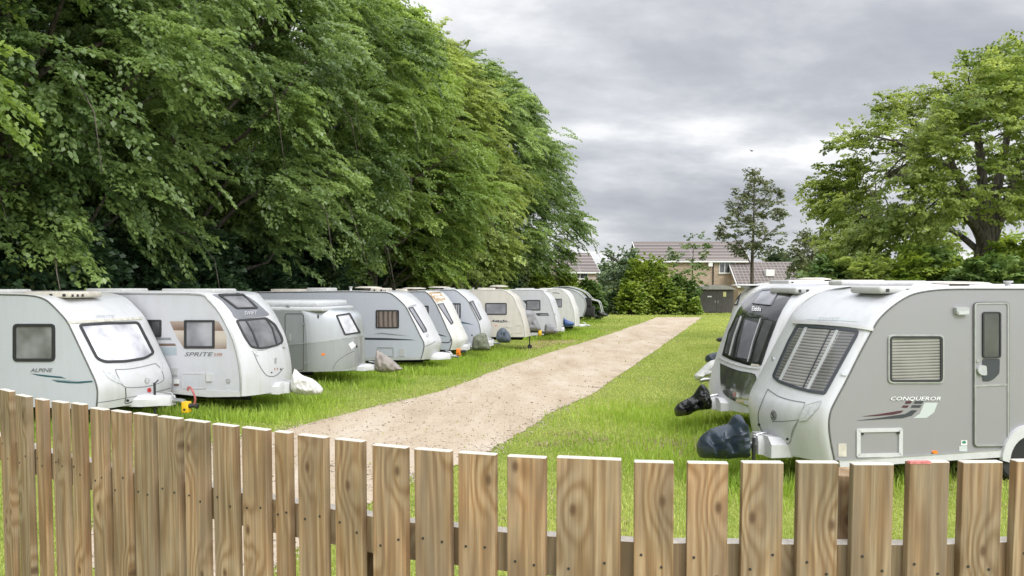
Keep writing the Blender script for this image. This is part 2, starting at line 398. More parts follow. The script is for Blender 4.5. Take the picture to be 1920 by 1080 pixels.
def spray(n, L, droop, seed):
    """one leafy twig: positions, leaf axes, leaf normals, in a frame with x outward and z up"""
    g = np.random.default_rng(seed)
    t = g.random(n) ** 0.75
    side = g.choice([-1, 1], n)
    u = g.random(n) * (0.40 * (1 - 0.55 * t) + 0.05)
    x = L * (t * 0.9 + 0.35 * u)
    y = L * side * u
    z = -droop * L * t ** 1.8 - L * 0.35 * u ** 1.3 + g.normal(0, 0.045, n) * L
    p = np.stack([x, y, z], 1)
    a = unit(np.stack([0.55 + 0 * t, side * 0.5, -0.55 - droop * 0.5 * t], 1) + g.normal(0, 0.28, (n, 3)))
    nn = np.stack([0.35 + 0 * t, side * 0.15, 0.9 + 0 * t], 1) + g.normal(0, 0.33, (n, 3))
    nn = unit(nn - a * np.sum(nn * a, 1, keepdims=True))
    return p, a, nn

def leaf_mesh(name, pos, ax, nor, size, tint, aspect=0.72):
    n = len(pos)
    sz = size[:, None]
    b = np.cross(nor, ax)
    V = np.empty((n, 4, 3), np.float32)
    V[:, 0] = pos - ax * sz * 0.5
    V[:, 1] = pos + b * sz * aspect * 0.5 - ax * sz * 0.06 + nor * sz * 0.06
    V[:, 2] = pos + ax * sz * 0.5
    V[:, 3] = pos - b * sz * aspect * 0.5 - ax * sz * 0.06 + nor * sz * 0.06
    me = bpy.data.meshes.new(name)
    me.vertices.add(4 * n); me.loops.add(4 * n); me.polygons.add(n)
    me.vertices.foreach_set('co', V.ravel())
    me.loops.foreach_set('vertex_index', np.arange(4 * n, dtype=np.int32))
    me.polygons.foreach_set('loop_start', np.arange(0, 4 * n, 4, dtype=np.int32))
    me.update(calc_edges=True)
    at = me.attributes.new('tint', 'FLOAT', 'FACE')
    at.data.foreach_set('value', np.clip(tint, 0, 1).astype(np.float32))
    return me

def cloud(name, sp, out, L, nleaf, size, droop, g, up=0.15, tint0=None, ntpl=5):
    """leaf mesh from spray positions sp (m,3) and outward directions out (m,3)"""
    m = len(sp)
    tpl = [spray(nleaf, 1.0, droop * f, 100 + k) for k, f in enumerate(np.linspace(0.6, 1.35, ntpl))]
    P = []; A = []; Nn = []; T = []; S = []
    kind = g.integers(0, ntpl, m)
    sc = L * g.uniform(0.7, 1.3, m)
    base = g.uniform(0.1, 0.75, m) if tint0 is None else tint0
    o = out.copy(); o[:, 2] = o[:, 2] * 0.6 + up
    X = unit(o + g.normal(0, 0.22, (m, 3)))
    Z = np.zeros((m, 3)); Z[:, 2] = 1; Z += g.normal(0, 0.18, (m, 3))
    Y = unit(np.cross(Z, X)); Z = np.cross(X, Y)
    Rm = np.stack([X, Y, Z], 2)
    for k in range(ntpl):
        idx = np.nonzero(kind == k)[0]
        if len(idx) == 0: continue
        p, a, nn = tpl[k]
        P.append((np.einsum('mij,nj->mni', Rm[idx], p) * sc[idx, None, None] + sp[idx, None, :]).reshape(-1, 3))
        A.append(np.einsum('mij,nj->mni', Rm[idx], a).reshape(-1, 3))
        Nn.append(np.einsum('mij,nj->mni', Rm[idx], nn).reshape(-1, 3))
        T.append((base[idx, None] + g.normal(0, 0.13, (len(idx), nleaf))).ravel())
        S.append((size * g.uniform(0.7, 1.25, (len(idx), nleaf))).ravel())
    return leaf_mesh(name, np.concatenate(P), np.concatenate(A), np.concatenate(Nn), np.concatenate(S), np.concatenate(T))

def limbs_bm(segs):
    bm = bmesh.new()
    for pts, rads in segs: add_tube(bm, pts, rads, 8)
    return bm

def wobble(p, q, n, amp, g):
    p = Vector(p); q = Vector(q); out = []
    for i in range(n + 1):
        t = i / n
        v = p.lerp(q, t)
        if 0 < i < n: v += Vector(g.normal(0, amp, 3))
        out.append(v)
    return out

def make_big_tree(seed, H=17.0, RAD=5.8, z0=3.5, boughs=95, per=15, nleaf=62, size=0.19, droop=0.75, L=1.25):
    """returns (trunk mesh, crown mesh); broad drooping crown that reaches low"""
    g = np.random.default_rng(seed)
    C = []; O = []; TT = []
    segs = [([Vector((0, 0, -0.2)), Vector((0.05, 0.0, 1.2)), Vector((g.normal(0, .12), g.normal(0, .12), 4.5)), Vector((g.normal(0, .25), g.normal(0, .25), 9)), Vector((0, 0, H * 0.85))], [0.42, 0.33, 0.27, 0.18, 0.04])]
    for i in range(boughs):
        h = (i + g.random()) / boughs
        h = h ** 0.9
        z = z0 + (H - z0 - 0.8) * h
        prof = math.sin(math.pi * min(1, (0.30 + 0.70 * h) ** 1.1)) ** 0.62 if h < 0.995 else 0.1
        prof = max(prof, 0.10)
        th = i * 2.399963 + g.normal(0, 0.3)
        r = RAD * prof * g.uniform(0.60, 1.10)
        c = np.array([r * math.cos(th), r * math.sin(th), z])
        o = unit(np.array([math.cos(th), math.sin(th), 0.15 + 0.9 * max(0, h - 0.6)]))
        bt = g.uniform(0.08, 0.85) + 0.15 * h  # tint rises with height, putting light on top into the leaf colour
        br = g.uniform(0.75, 1.4)
        k = int(per * g.uniform(0.7, 1.3))
        d = g.normal(0, 1, (k, 3)); d = unit(d) * (g.random((k, 1)) ** 0.4)
        d *= np.array([br, br, br * 0.95])
        d[:, 2] -= 0.35 * np.abs(d[:, 0] ** 2 + d[:, 1] ** 2) / br
        C.append(c + d - o * 0.35); O.append(np.tile(o, (k, 1)) + 0.5 * d / br)
        TT.append(np.full(k, bt) + g.normal(0, 0.10, k))
        if i % 3 == 1:
            e0 = Vector(c) * 0.9; e0.z = c[2] - 0.3; oo = Vector(o)
            segs.append(([e0, e0 + oo * 0.9 + Vector((0, 0, -0.1)), e0 + oo * 1.5 + Vector((g.normal(0, .15), g.normal(0, .15), -0.9)), e0 + oo * 1.7 + Vector((g.normal(0, .2), g.normal(0, .2), -2.0 - g.random()))], [0.022, 0.016, 0.012, 0.007]))
        if i % 3 == 0:
            s = Vector((0, 0, max(1.8, z - 2.2 - r * 0.25)))
            e = Vector(c) * 0.88 + Vector((0, 0, c[2] * 0.10))
            segs.append((wobble(s, e, 4, 0.18, g), [0.11, 0.085, 0.06, 0.04, 0.02]))
    # inner twigs that close the crown, their shade put into darker leaf tints
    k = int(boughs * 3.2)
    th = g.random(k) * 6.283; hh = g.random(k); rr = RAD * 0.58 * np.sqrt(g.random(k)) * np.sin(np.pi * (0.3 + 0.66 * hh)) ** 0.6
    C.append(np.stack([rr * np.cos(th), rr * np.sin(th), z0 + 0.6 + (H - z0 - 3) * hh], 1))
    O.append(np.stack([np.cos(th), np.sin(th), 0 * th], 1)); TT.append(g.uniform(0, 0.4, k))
    sp = np.concatenate(C); out = unit(np.concatenate(O))
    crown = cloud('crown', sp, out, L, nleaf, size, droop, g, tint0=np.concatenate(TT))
    bm = limbs_bm(segs)
    tm = bpy.data.meshes.new('trunk'); bm.to_mesh(tm); bm.free()
    for p in tm.polygons: p.use_smooth = True
    return tm, crown

def place_tree(name, label, cat, tm, cm, mleaf, mbark, loc, rz, s, group=None):
    r = empty(name, loc, rz)
    tag(r, label, cat, group)
    r.scale = (s[0], s[0], s[1])
    for nm, me, m in (('trunk', tm, mbark), ('crown', cm, mleaf)):
        if me is None: continue
        o = bpy.data.objects.new(nm, me); COL.objects.link(o); o.parent = r
        if len(me.materials) == 0: me.materials.append(m)
        o.material_slots[0].link = 'OBJECT'; o.material_slots[0].material = m
    return r

def bush(name, label, cat, cx, topy, basepy, Y, wpx, mleaf, seed, size=0.14, dens=1.0, depth=None, group=None, lumps=None, z_base=0.0, L=0.55, droop=0.35, stem=True, nleaf=40):
    """leafy shrub: centre px, top px, half width in px, at depth Y"""
    g = np.random.default_rng(seed)
    top = onY(cx, topy, Y); X = top.x; H = top.z - z_base
    W = wpx / F * Y
    D = W if depth is None else depth
    n = lumps or max(10, int(dens * 7 * (W * H) ** 0.6 + 5))
    C = []; O = []; T = []
    for i in range(n):
        th = i * 2.399963 + g.normal(0, 0.3); h = (i + 0.5) / n
        prof = math.sqrt(max(0.02, 1 - h ** 2.4))
        r = prof * math.sqrt(g.uniform(0.25, 1.0))
        c = np.array([W * r * math.cos(th) * 0.86, D * r * math.sin(th) * 0.86, H * (0.08 + 0.84 * h * g.uniform(0.88, 1.05))])
        br = g.uniform(0.22, 0.38) * min(W, H)
        o = unit(np.array([math.cos(th), math.sin(th), 0.2 + h]))
        k = max(6, int(dens * 13))
        d = unit(g.normal(0, 1, (k, 3))) * g.random((k, 1)) ** 0.4 * br
        cc = c + d; cc[:, 2] = np.clip(cc[:, 2], 0.03, None)
        C.append(cc); O.append(np.tile(o, (k, 1)) + 0.7 * d / br); T.append(np.full(k, g.uniform(0.05, 0.8)) + g.normal(0, 0.12, k))
    sp = np.concatenate(C); out = unit(np.concatenate(O))
    cm = cloud('foliage', sp, out, L, nleaf, size, droop, g, up=0.35, tint0=np.concatenate(T), ntpl=4)
    bm = bmesh.new()
    for k in range(4):
        a = k * 1.6 + seed
        add_tube(bm, [Vector((0.08 * math.cos(a), 0.08 * math.sin(a), -0.1)), Vector((W * 0.25 * math.cos(a), D * 0.25 * math.sin(a), H * 0.4)), Vector((W * 0.5 * math.cos(a), D * 0.5 * math.sin(a), H * 0.75))], [0.05, 0.035, 0.015], 6)
    tm = bpy.data.meshes.new('stem'); bm.to_mesh(tm); bm.free()
    r = empty(name, (X, Y, z_base)); tag(r, label, cat, group)
    link('stem', tm, M['bark'], r); link('foliage', cm, mleaf, r)
    return r

# ------------------------------------------------------------------ polygons in photo pixels
def rp_(pts, r, n=4):
    """round the corners of a polygon"""
    out = []
    k = len(pts)
    for i in range(k):
        p = Vector(pts[i]).to_2d() if len(pts[i]) > 2 else Vector(pts[i])
        a = Vector(pts[i - 1]); b = Vector(pts[(i + 1) % k])
        da = (a - p); db = (b - p)
        ra = min(r, da.length * 0.45); rb = min(r, db.length * 0.45)
        A = p + da.normalized() * ra; B = p + db.normalized() * rb
        for j in range(n + 1):
            t = j / n
            out.append((A * (1 - t) ** 2 + p * 2 * t * (1 - t) + B * t * t))
    return out

def rect(x0, y0, x1, y1, r=0, sl=0.0, n=4):
    """rectangle in pixels; sl = slope dy/dx of its horizontal edges"""
    pts = [(x0, y0), (x1, y0 + sl * (x1 - x0)), (x1, y1 + sl * (x1 - x0)), (x0, y1)]
    return rp_(pts, r, n) if r else [Vector(p) for p in pts]

def inset(pts, w):
    pts = [Vector(p) for p in pts]; n = len(pts)
    area = sum(pts[i].x * pts[(i + 1) % n].y - pts[(i + 1) % n].x * pts[i].y for i in range(n))
    s = 1 if area > 0 else -1
    out = []
    for i in range(n):
        a = pts[i] - pts[i - 1]; b = pts[(i + 1) % n] - pts[i]
        if a.length < 1e-6: a = b
        if b.length < 1e-6: b = a
        na = Vector((-a.y, a.x)).normalized(); nb = Vector((-b.y, b.x)).normalized()
        m = (na + nb)
        m = m.normalized() if m.length > 1e-4 else na
        k = max(0.5, m.dot(na))
        out.append(pts[i] + m * (s * w / k))
    return out

def stroke(pts, w):
    """thin strip round a polyline"""
    pts = [Vector(p) for p in pts]
    l = []; r = []
    for i, p in enumerate(pts):
        d = (pts[min(i + 1, len(pts) - 1)] - pts[max(i - 1, 0)]).normalized()
        nrm = Vector((-d.y, d.x)) * w / 2
        l.append(p + nrm); r.append(p - nrm)
    return [[l[i], l[i + 1], r[i + 1], r[i]] for i in range(len(pts) - 1)]

def smooth_pts(pts, n=6):
    pts = [Vector(p) for p in pts]; out = []
    for i in range(len(pts) - 1):
        p0 = pts[max(i - 1, 0)]; p1 = pts[i]; p2 = pts[i + 1]; p3 = pts[min(i + 2, len(pts) - 1)]
        for j in range(n):
            t = j / n
            out.append(0.5 * ((2 * p1) + (p2 - p0) * t + (2 * p0 - 5 * p1 + 4 * p2 - p3) * t * t + (3 * p1 - p0 - 3 * p2 + p3) * t ** 3))
    out.append(pts[-1])
    return out

_txt = {}
def text2d(s, shear=0.0):
    """glyph outlines of a word as flat triangles, width scaled to 1"""
    cu = bpy.data.curves.new('t', 'FONT'); cu.body = s; cu.size = 1.0; cu.shear = shear; cu.resolution_u = 2; cu.fill_mode = 'FRONT'
    cu.offset = 0.012
    o = bpy.data.objects.new('t', cu); COL.objects.link(o)
    dg = bpy.context.evaluated_depsgraph_get()
    me = bpy.data.meshes.new_from_object(o.evaluated_get(dg))
    vs = [v.co.to_2d() for v in me.vertices]; fs = [tuple(p.vertices) for p in me.polygons]
    bpy.data.objects.remove(o); bpy.data.curves.remove(cu); bpy.data.meshes.remove(me)
    x0 = min(v.x for v in vs); x1 = max(v.x for v in vs); y1 = max(v.y for v in vs)
    return [Vector(((v.x - x0) / (x1 - x0), v.y / y1)) for v in vs], fs

# ------------------------------------------------------------------ caravans
class Van:
    def __init__(s, name, label, group, base, zf, head, right, W, seam, L, side, front, roof=None, bulge=0.22, r=0.045, seam_mat='seam', rear_r=0.35, seam_w=0.011, split_nx=0.3, zref=None, cat='caravan', under=True):
        s.sg = 1 if right else -1
        a = R(head)
        fwd = Vector((-math.cos(a), -math.sin(a), 0)) if right else Vector((math.cos(a), -math.sin(a), 0))
        rz = math.atan2(fwd.y, fwd.x)
        s.W = W; s.zf = zf
        P0 = onz(base[0], base[1], zf if zref is None else zref)
        rot = Matrix.Rotation(rz, 4, 'Z')
        org = P0 - rot.to_3x3() @ Vector((0, s.sg * W / 2, 0)); org.z = 0
        s.root = empty(name, org, rz); tag(s.root, label, cat, group)
        s.Mw = Matrix.Translation(org) @ rot; s.inv = s.Mw.inverted()
        s.oc = s.inv @ CAM
        s.rz = rz
        # near side outline from the photo, on the plane of the near side
        pr = [s.side_pt(*p) for p in seam]           # from roof at the back to the front bottom
        pr = [Vector((p.x, p.z)) for p in pr]
        zr = pr[0].y
        back = [Vector((-L, zf)), Vector((-L, zf + (zr - zf) * 0.55)), Vector((-L + 0.05, zr - rear_r)), Vector((-L + 0.05 + rear_r * 0.35, zr - rear_r * 0.35)), Vector((-L + rear_r + 0.1, zr - 0.01))]
        if pr[0].x < back[-1].x + 0.2: pr[0].x = back[-1].x + 0.3
        prof = smooth_pts(back + pr, 5)
        if prof[-1].y > zf + 0.03: prof.append(Vector((prof[-1].x, zf)))
        prof = prof[::-1]                            # front bottom -> roof -> rear bottom
        s.prof = prof; n = len(prof)
        nor = []
        for i in range(n):
            d = prof[min(i + 1, n - 1)] - prof[max(i - 1, 0)]
            if d.length < 1e-6: d = Vector((0, 1))
            d.normalize(); nor.append(Vector((d.y, -d.x)))
        s.nor = nor
        vs = [-1, -0.985, -0.955, -0.9, -0.82, -0.7, -0.55, -0.38, -0.2, 0, 0.2, 0.38, 0.55, 0.7, 0.82, 0.9, 0.955, 0.985, 1]
        grid = []
        for i in range(n):
            row = []
            b = bulge * max(0.0, nor[i].x) ** 0.8
            for v in vs:
                e = min(1.0, (1 - abs(v)) / 0.06); rr = r * math.sqrt(max(0, 1 - (1 - e) ** 2))
                q = prof[i] + nor[i] * rr
                row.append(Vector((q.x + b * (1 - abs(v) ** 2.3), v * W / 2, q.y)))
            grid.append(row)
        s.grid = grid
        s.nose_x = max(row[9].x for row in grid if row[9].z < zf + 0.9)
        # split front / roof
        cut = next((i for i in range(n) if nor[i].x < split_nx and prof[i].y > zf + 0.9), n // 2)
        m = len(vs)
        def loft(i0, i1):
            V = [p for row in grid[i0:i1 + 1] for p in row]
            Fc = [(k * m + j, k * m + j + 1, (k + 1) * m + j + 1, (k + 1) * m + j) for k in range(i1 - i0) for j in range(m - 1)]
            return pmesh(V, Fc)
        link('front_panel', loft(0, cut), M[front], s.root, R(60))
        link('roof', loft(cut, n - 1), M[roof or front], s.root, R(60))
        # side walls and floor
        V = []; Fc = []
        for sg in (-1, 1):
            k = len(V); V += [Vector((p.x, sg * W / 2, p.y)) for p in prof]; Fc.append(tuple(range(k, k + n)))
        link('side_walls', pmesh(V, Fc), M[side], s.root)
        x0 = prof[0].x; fl = prof[-1].x
        bm = bmesh.new()
        add_box(bm, (fl + 0.1, -W / 2 + 0.05, zf - 0.03), (x0 - 0.05, W / 2 - 0.05, zf + 0.05))
        add_box(bm, (fl + 0.2, -W / 2 + 0.45, zf - 0.14), (x0 - 0.1, -W / 2 + 0.52, zf - 0.02))
        add_box(bm, (fl + 0.2, W / 2 - 0.52, zf - 0.14), (x0 - 0.1, W / 2 - 0.45, zf - 0.02))
        obj('chassis', bm, M['under'], s.root)
        # seam trims, near and far
        for sg in (-1, 1):
            bm = bmesh.new()
            pts = [Vector((p.x + q.x * 0.004, sg * (W / 2 + 0.001), p.y + q.y * 0.004)) for p, q in zip(prof, nor)]
            pts = [p for i, p in enumerate(pts) if i == 0 or (p - pts[i - 1]).length > 1e-4]
            add_tube(bm, pts, seam_w, 6)
            obj('edge_trim', bm, M[seam_mat], s.root, R(80))
        # surface to lay details on
        V = [p for row in grid for p in row]
        Fc = [(k * m + j, k * m + j + 1, (k + 1) * m + j + 1, (k + 1) * m + j) for k in range(n - 1) for j in range(m - 1)]
        y = s.sg * W / 2
        k = len(V); big = [Vector((-L - 6, y, -1)), Vector((4, y, -1)), Vector((4, y, 5)), Vector((-L - 6, y, 5))]
        s.bvh_front = BVHTree.FromPolygons(V, Fc)
        s.y = y

    def side_pt(s, px, py):
        d = s.inv.to_3x3() @ ray(px, py)
        t = (s.sg * s.W / 2 - s.oc.y) / d.y
        return s.oc + d * t

    def hit(s, px, py, where):
        if where == 'side':
            return s.side_pt(px, py), Vector((0, s.sg, 0))
        d = (s.inv.to_3x3() @ ray(px, py)).normalized()
        h = s.bvh_front.ray_cast(s.oc, d)
        if h[0] is None:
            # just off the silhouette: nearest surface point along the ray
            best = None
            for k in range(24):
                q = s.oc + d * ((s.oc.length) * (0.75 + 0.02 * k))
                f = s.bvh_front.find_nearest(q)
                if best is None or f[3] < best[3]: best = f
            h = best
        nn = h[1].copy()
        if nn.dot(d) > 0: nn = -nn
        return h[0].copy(), nn

    def _map(s, bm, where, off, thick, step):
        if step:
            xs = [v.co.x for v in bm.verts]; ys = [v.co.y for v in bm.verts]
            x = math.floor(min(xs) / step) * step + step
            while x < max(xs):
                bmesh.ops.bisect_plane(bm, geom=bm.verts[:] + bm.edges[:] + bm.faces[:], plane_co=(x, 0, 0), plane_no=(1, 0, 0)); x += step
            y = math.floor(min(ys) / step) * step + step
            while y < max(ys):
                bmesh.ops.bisect_plane(bm, geom=bm.verts[:] + bm.edges[:] + bm.faces[:], plane_co=(0, y, 0), plane_no=(0, 1, 0)); y += step
        nr = {}
        for v in bm.verts:
            p, nn = s.hit(v.co.x, v.co.y, where)
            v.co = p + nn * off; nr[v] = nn
        if thick > 0:
            be = [e for e in bm.edges if len(e.link_faces) == 1]
            ex = bmesh.ops.extrude_edge_only(bm, edges=be)
            new = [g for g in ex['geom'] if isinstance(g, bmesh.types.BMVert)]
            for v in new:
                for e in v.link_edges:
                    o = e.other_vert(v)
                    if o in nr: v.co = o.co - nr[o] * thick; break

    def patch(s, name, polys, m, where='side', off=0.004, thick=0.0, step=None, parent=None, label=None):
        if not isinstance(polys[0][0], (list, tuple, Vector)): polys = [polys]
        bm = bmesh.new()
        for poly in polys:
            vs = [bm.verts.new((p[0], p[1], 0)) for p in poly]
            try: bm.faces.new(vs)
            except ValueError: pass
        bmesh.ops.remove_doubles(bm, verts=bm.verts[:], dist=0.01)
        if step is None: step = 5 if where == 'front' else 0
        s._map(bm, where, off, thick, step)
        o = obj(name, bm, M[m] if isinstance(m, str) else m, parent or s.root, R(40) if where == 'front' else None)
        if label: o['label'] = label
        return o

    def ring(s, name, outer, w, m, where='side', off=0.014, thick=0.012, parent=None):
        inner = inset(outer, w)
        n = len(outer)
        bm = bmesh.new()
        a = [bm.verts.new((p[0], p[1], 0)) for p in outer]; b = [bm.verts.new((p[0], p[1], 0)) for p in inner]
        for i in range(n):
            j = (i + 1) % n
            bm.faces.new((a[i], a[j], b[j], b[i]))
        s._map(bm, where, off, thick, 7 if where == 'front' else 0)
        return obj(name, bm, M[m], parent or s.root)

    def window(s, poly, fw, pane, frame='rubber', where='side', name='window', bars=(), off=0.006, label=None):
        p = s.patch(name, inset(poly, fw * 0.5), pane, where, off, label=label)
        s.ring('frame', poly, fw, frame, where, off + 0.012, off + 0.012, p)
        for b in bars:
            s.patch('divider', stroke(b[0], b[1]), b[2] if len(b) > 2 else frame, where, off + 0.010, 0.008, parent=p)
        return p

    def text(s, word, x, y, w, h, m, where='side', shear=0.2, slope=0.0, name='lettering', off=0.006):
        vs, fs = text2d(word, shear)
        bm = bmesh.new()
        bv = [bm.verts.new((x + v.x * w, y - v.y * h + slope * v.x * w, 0)) for v in vs]
        for f in fs:
            try: bm.faces.new([bv[i] for i in f])
            except ValueError: pass
        s._map(bm, where, off, 0, 0)
        return obj(name, bm, M[m], s.root)

    def line(s, pts, w, m='fine_line', where='front', name='seam_line', n=4, off=0.004, parent=None):
        return s.patch(name, stroke(smooth_pts(pts, n), w), m, where, off, parent=parent)

    def blob(s, name, cx, cy, rx, ry, m, where='front', off=0.010, thick=0.01, parent=None, n=14):
        pts = [Vector((cx + rx * math.cos(2 * math.pi * k / n), cy + ry * math.sin(2 * math.pi * k / n))) for k in range(n)]
        return s.patch(name, pts, m, where, off, thick, step=0, parent=parent)

    def zroof(s, x):
        c = [p.y for p, q in zip(s.prof, s.nor) if abs(p.x - x) < 0.35 and q.y > 0.3]
        return max(c) + 0.03 if c else max(p.y for p in s.prof)

    def roof_at(s, px, y=0.0):
        """local x on the roof seen at pixel column px, at local y"""
        best = None
        for k in range(-70, 8):
            x = k * 0.1
            w = s.Mw @ Vector((x, y, 2.5))
            u = 960 + F * w.x / (CP * w.y - SP * (w.z - EYE))
            if best is None or abs(u - px) < best[0]: best = (abs(u - px), x)
        return best[1]

    def roof_box(s, name, px0, px1, h, y0, y1, m, lift=0.0, bev=0.03, notch=0):
        xa = s.roof_at(px0, (y0 + y1) / 2); xb = s.roof_at(px1, (y0 + y1) / 2)
        if xa > xb: xa, xb = xb, xa
        if xb - xa < 0.12: xb = xa + 0.12
        z = min(s.zroof(xa), s.zroof(xb)) - 0.02 + lift
        bm = bmesh.new()
        add_box(bm, (xa, y0, z), (xb, y1, z + h + 0.02), bev=min(bev, h * 0.45))
        o = obj(name, bm, M[m], s.root, R(50))
        if notch:
            bm = bmesh.new()
            for k in range(notch):
                xx = xa + (xb - xa) * (0.35 + 0.55 * k / max(1, notch - 1))
                yy = y1 if s.sg > 0 else y0
                add_box(bm, (xx - 0.025, yy - 0.02, z + h * 0.25), (xx + 0.025, yy + 0.004 if s.sg > 0 else yy + 0.02, z + h * 0.8))
                if s.sg < 0: add_box(bm, (xb - 0.01, y0 + 0.05 + 0.12 * k, z + h * 0.2), (xb + 0.004, y0 + 0.1 + 0.12 * k, z + h * 0.7))
            so_ = obj('slot', bm, M['rubber'], o); so_['kind'] = 'stuff'
        return o

    def roof_disc(s, name, px, rad, h, y, m):
        x = s.roof_at(px, y); z = s.zroof(x) - 0.03
        bm = bmesh.new()
        lathe(bm, (x, y, z), [(rad * 0.35, 0), (rad * 0.35, h * 0.6), (rad, h * 0.68), (rad * 0.97, h * 0.84), (rad * 0.5, h)], 20)
        return obj(name, bm, M[m], s.root, R(50))

    def chimney(s, px, y, h=0.14):
        x = s.roof_at(px, y); z = s.zroof(x) - 0.03
        bm = bmesh.new(); add_cyl(bm, (x, y, z + h / 2), (0, 0, 1), 0.04, h, 12); add_cyl(bm, (x, y, z + h), (0, 0, 1), 0.06, 0.025, 12)
        return obj('roof_flue', bm, M['vent_white'], s.root, R(50))

    def wheels(s, back, r=0.32, both=True):
        for sg in ((s.sg, -s.sg) if both else (s.sg,)):
            x = -back
            y = sg * (s.W / 2 - 0.12)
            w = bmesh.new()
            prof = [(0.19, -0.09), (r - 0.03, -0.09), (r, -0.06), (r, 0.06), (r - 0.03, 0.09), (0.19, 0.09)]
            lathe(w, (0, 0, 0), prof, 28)
            t = obj('tyre', w, M['tyre'], None, R(40))
            Mx = Matrix.Translation((x, y, r)) @ Matrix.Rotation(R(90), 4, 'X')
            t.data.transform(Mx)
            h = bmesh.new()
            lathe(h, (0, 0, 0), [(0.205, -0.075), (0.205, 0.075), (0.19, 0.09), (0.17, 0.06), (0.05, 0.075), (0.04, 0.10)], 24)
            if sg < 0: pass
            for k in range(8):
                a = k * math.pi / 4
                add_box(h, (-0.02, 0.06, 0.055), (0.02, 0.17, 0.088), Matrix.Rotation(a, 4, 'Z'))
            rm = obj('wheel', h, M['rim'], s.root, R(40))
            flip = Matrix.Scale(-1, 4, (0, 0, 1)) if sg > 0 else Matrix()
            rm.data.transform(Mx @ flip)
            if sg > 0: rm.data.flip_normals()
            t.parent = rm

    def hitch(s, ln=1.0, z=0.46, th=0.10, w0=0.55, m='plastic_white', jockey=True, end=None, handle=True, jx=-0.18):
        """drawbar with coupling head and jockey wheel"""
        x0 = s.nose_x - 0.35
        if end is not None:
            d = s.inv.to_3x3() @ ray(*end); t = (0 - s.oc.y) / d.y
            p = s.oc + d * t
            x1 = p.x; 
        else: x1 = s.nose_x + ln
        s.hx = x1
        bm = bmesh.new()
        st = [(x0, w0 * 1.5, th * 0.8), (s.nose_x + 0.1, w0, th * 1.0), (x0 * 0.3 + x1 * 0.7, w0 * 0.42, th * 0.95), (x1 - 0.12, w0 * 0.3, th * 0.9)]
        rings = []
        for x, w, h in st:
            rings.append([bm.verts.new((x, yy, zz)) for yy, zz in ((-w / 2, z - h), (w / 2, z - h), (w / 2, z + h * 0.3), (w * 0.34, z + h), (-w * 0.34, z + h), (-w / 2, z + h * 0.3))])
        for i in range(len(rings) - 1):
            for k in range(6): bm.faces.new((rings[i][k], rings[i][(k + 1) % 6], rings[i + 1][(k + 1) % 6], rings[i + 1][k]))
        bm.faces.new(rings[0][::-1]); bm.faces.new(rings[-1])
        f = obj('drawbar', bm, M[m], s.root, R(35))
        bm = bmesh.new()
        add_tube(bm, [(x1 - 0.14, 0, z), (x1 + 0.05, 0, z - 0.01), (x1 + 0.12, 0, z - 0.03)], [0.04, 0.045, 0.05], 10)
        add_tube(bm, [(x1 - 0.08, 0, z + 0.04), (x1 - 0.15, 0, z + 0.13), (x1 - 0.3, 0, z + 0.15)], 0.014, 6)
        obj('coupling', bm, M['metal'], f, R(50))
        if jockey:
            jy = s.sg * 0.07; xx = x1 + jx
            bm = bmesh.new()
            add_tube(bm, [(xx, jy, 0.12), (xx, jy, z + (0.32 if handle else 0.1))], 0.022, 8)
            if handle: add_tube(bm, [(xx, jy, z + 0.30), (xx + 0.02, jy + 0.08, z + 0.36)], 0.012, 6)
            obj('jockey_post', bm, M['dark_metal'], f, R(50))
            bm = bmesh.new(); add_cyl(bm, (xx, jy + 0.02, 0.10), (0, 1, 0), 0.10, 0.05, 16)
            obj('jockey_wheel', bm, M['tyre'], f, R(40))
        return s.Mw @ Vector((x1, 0, z))

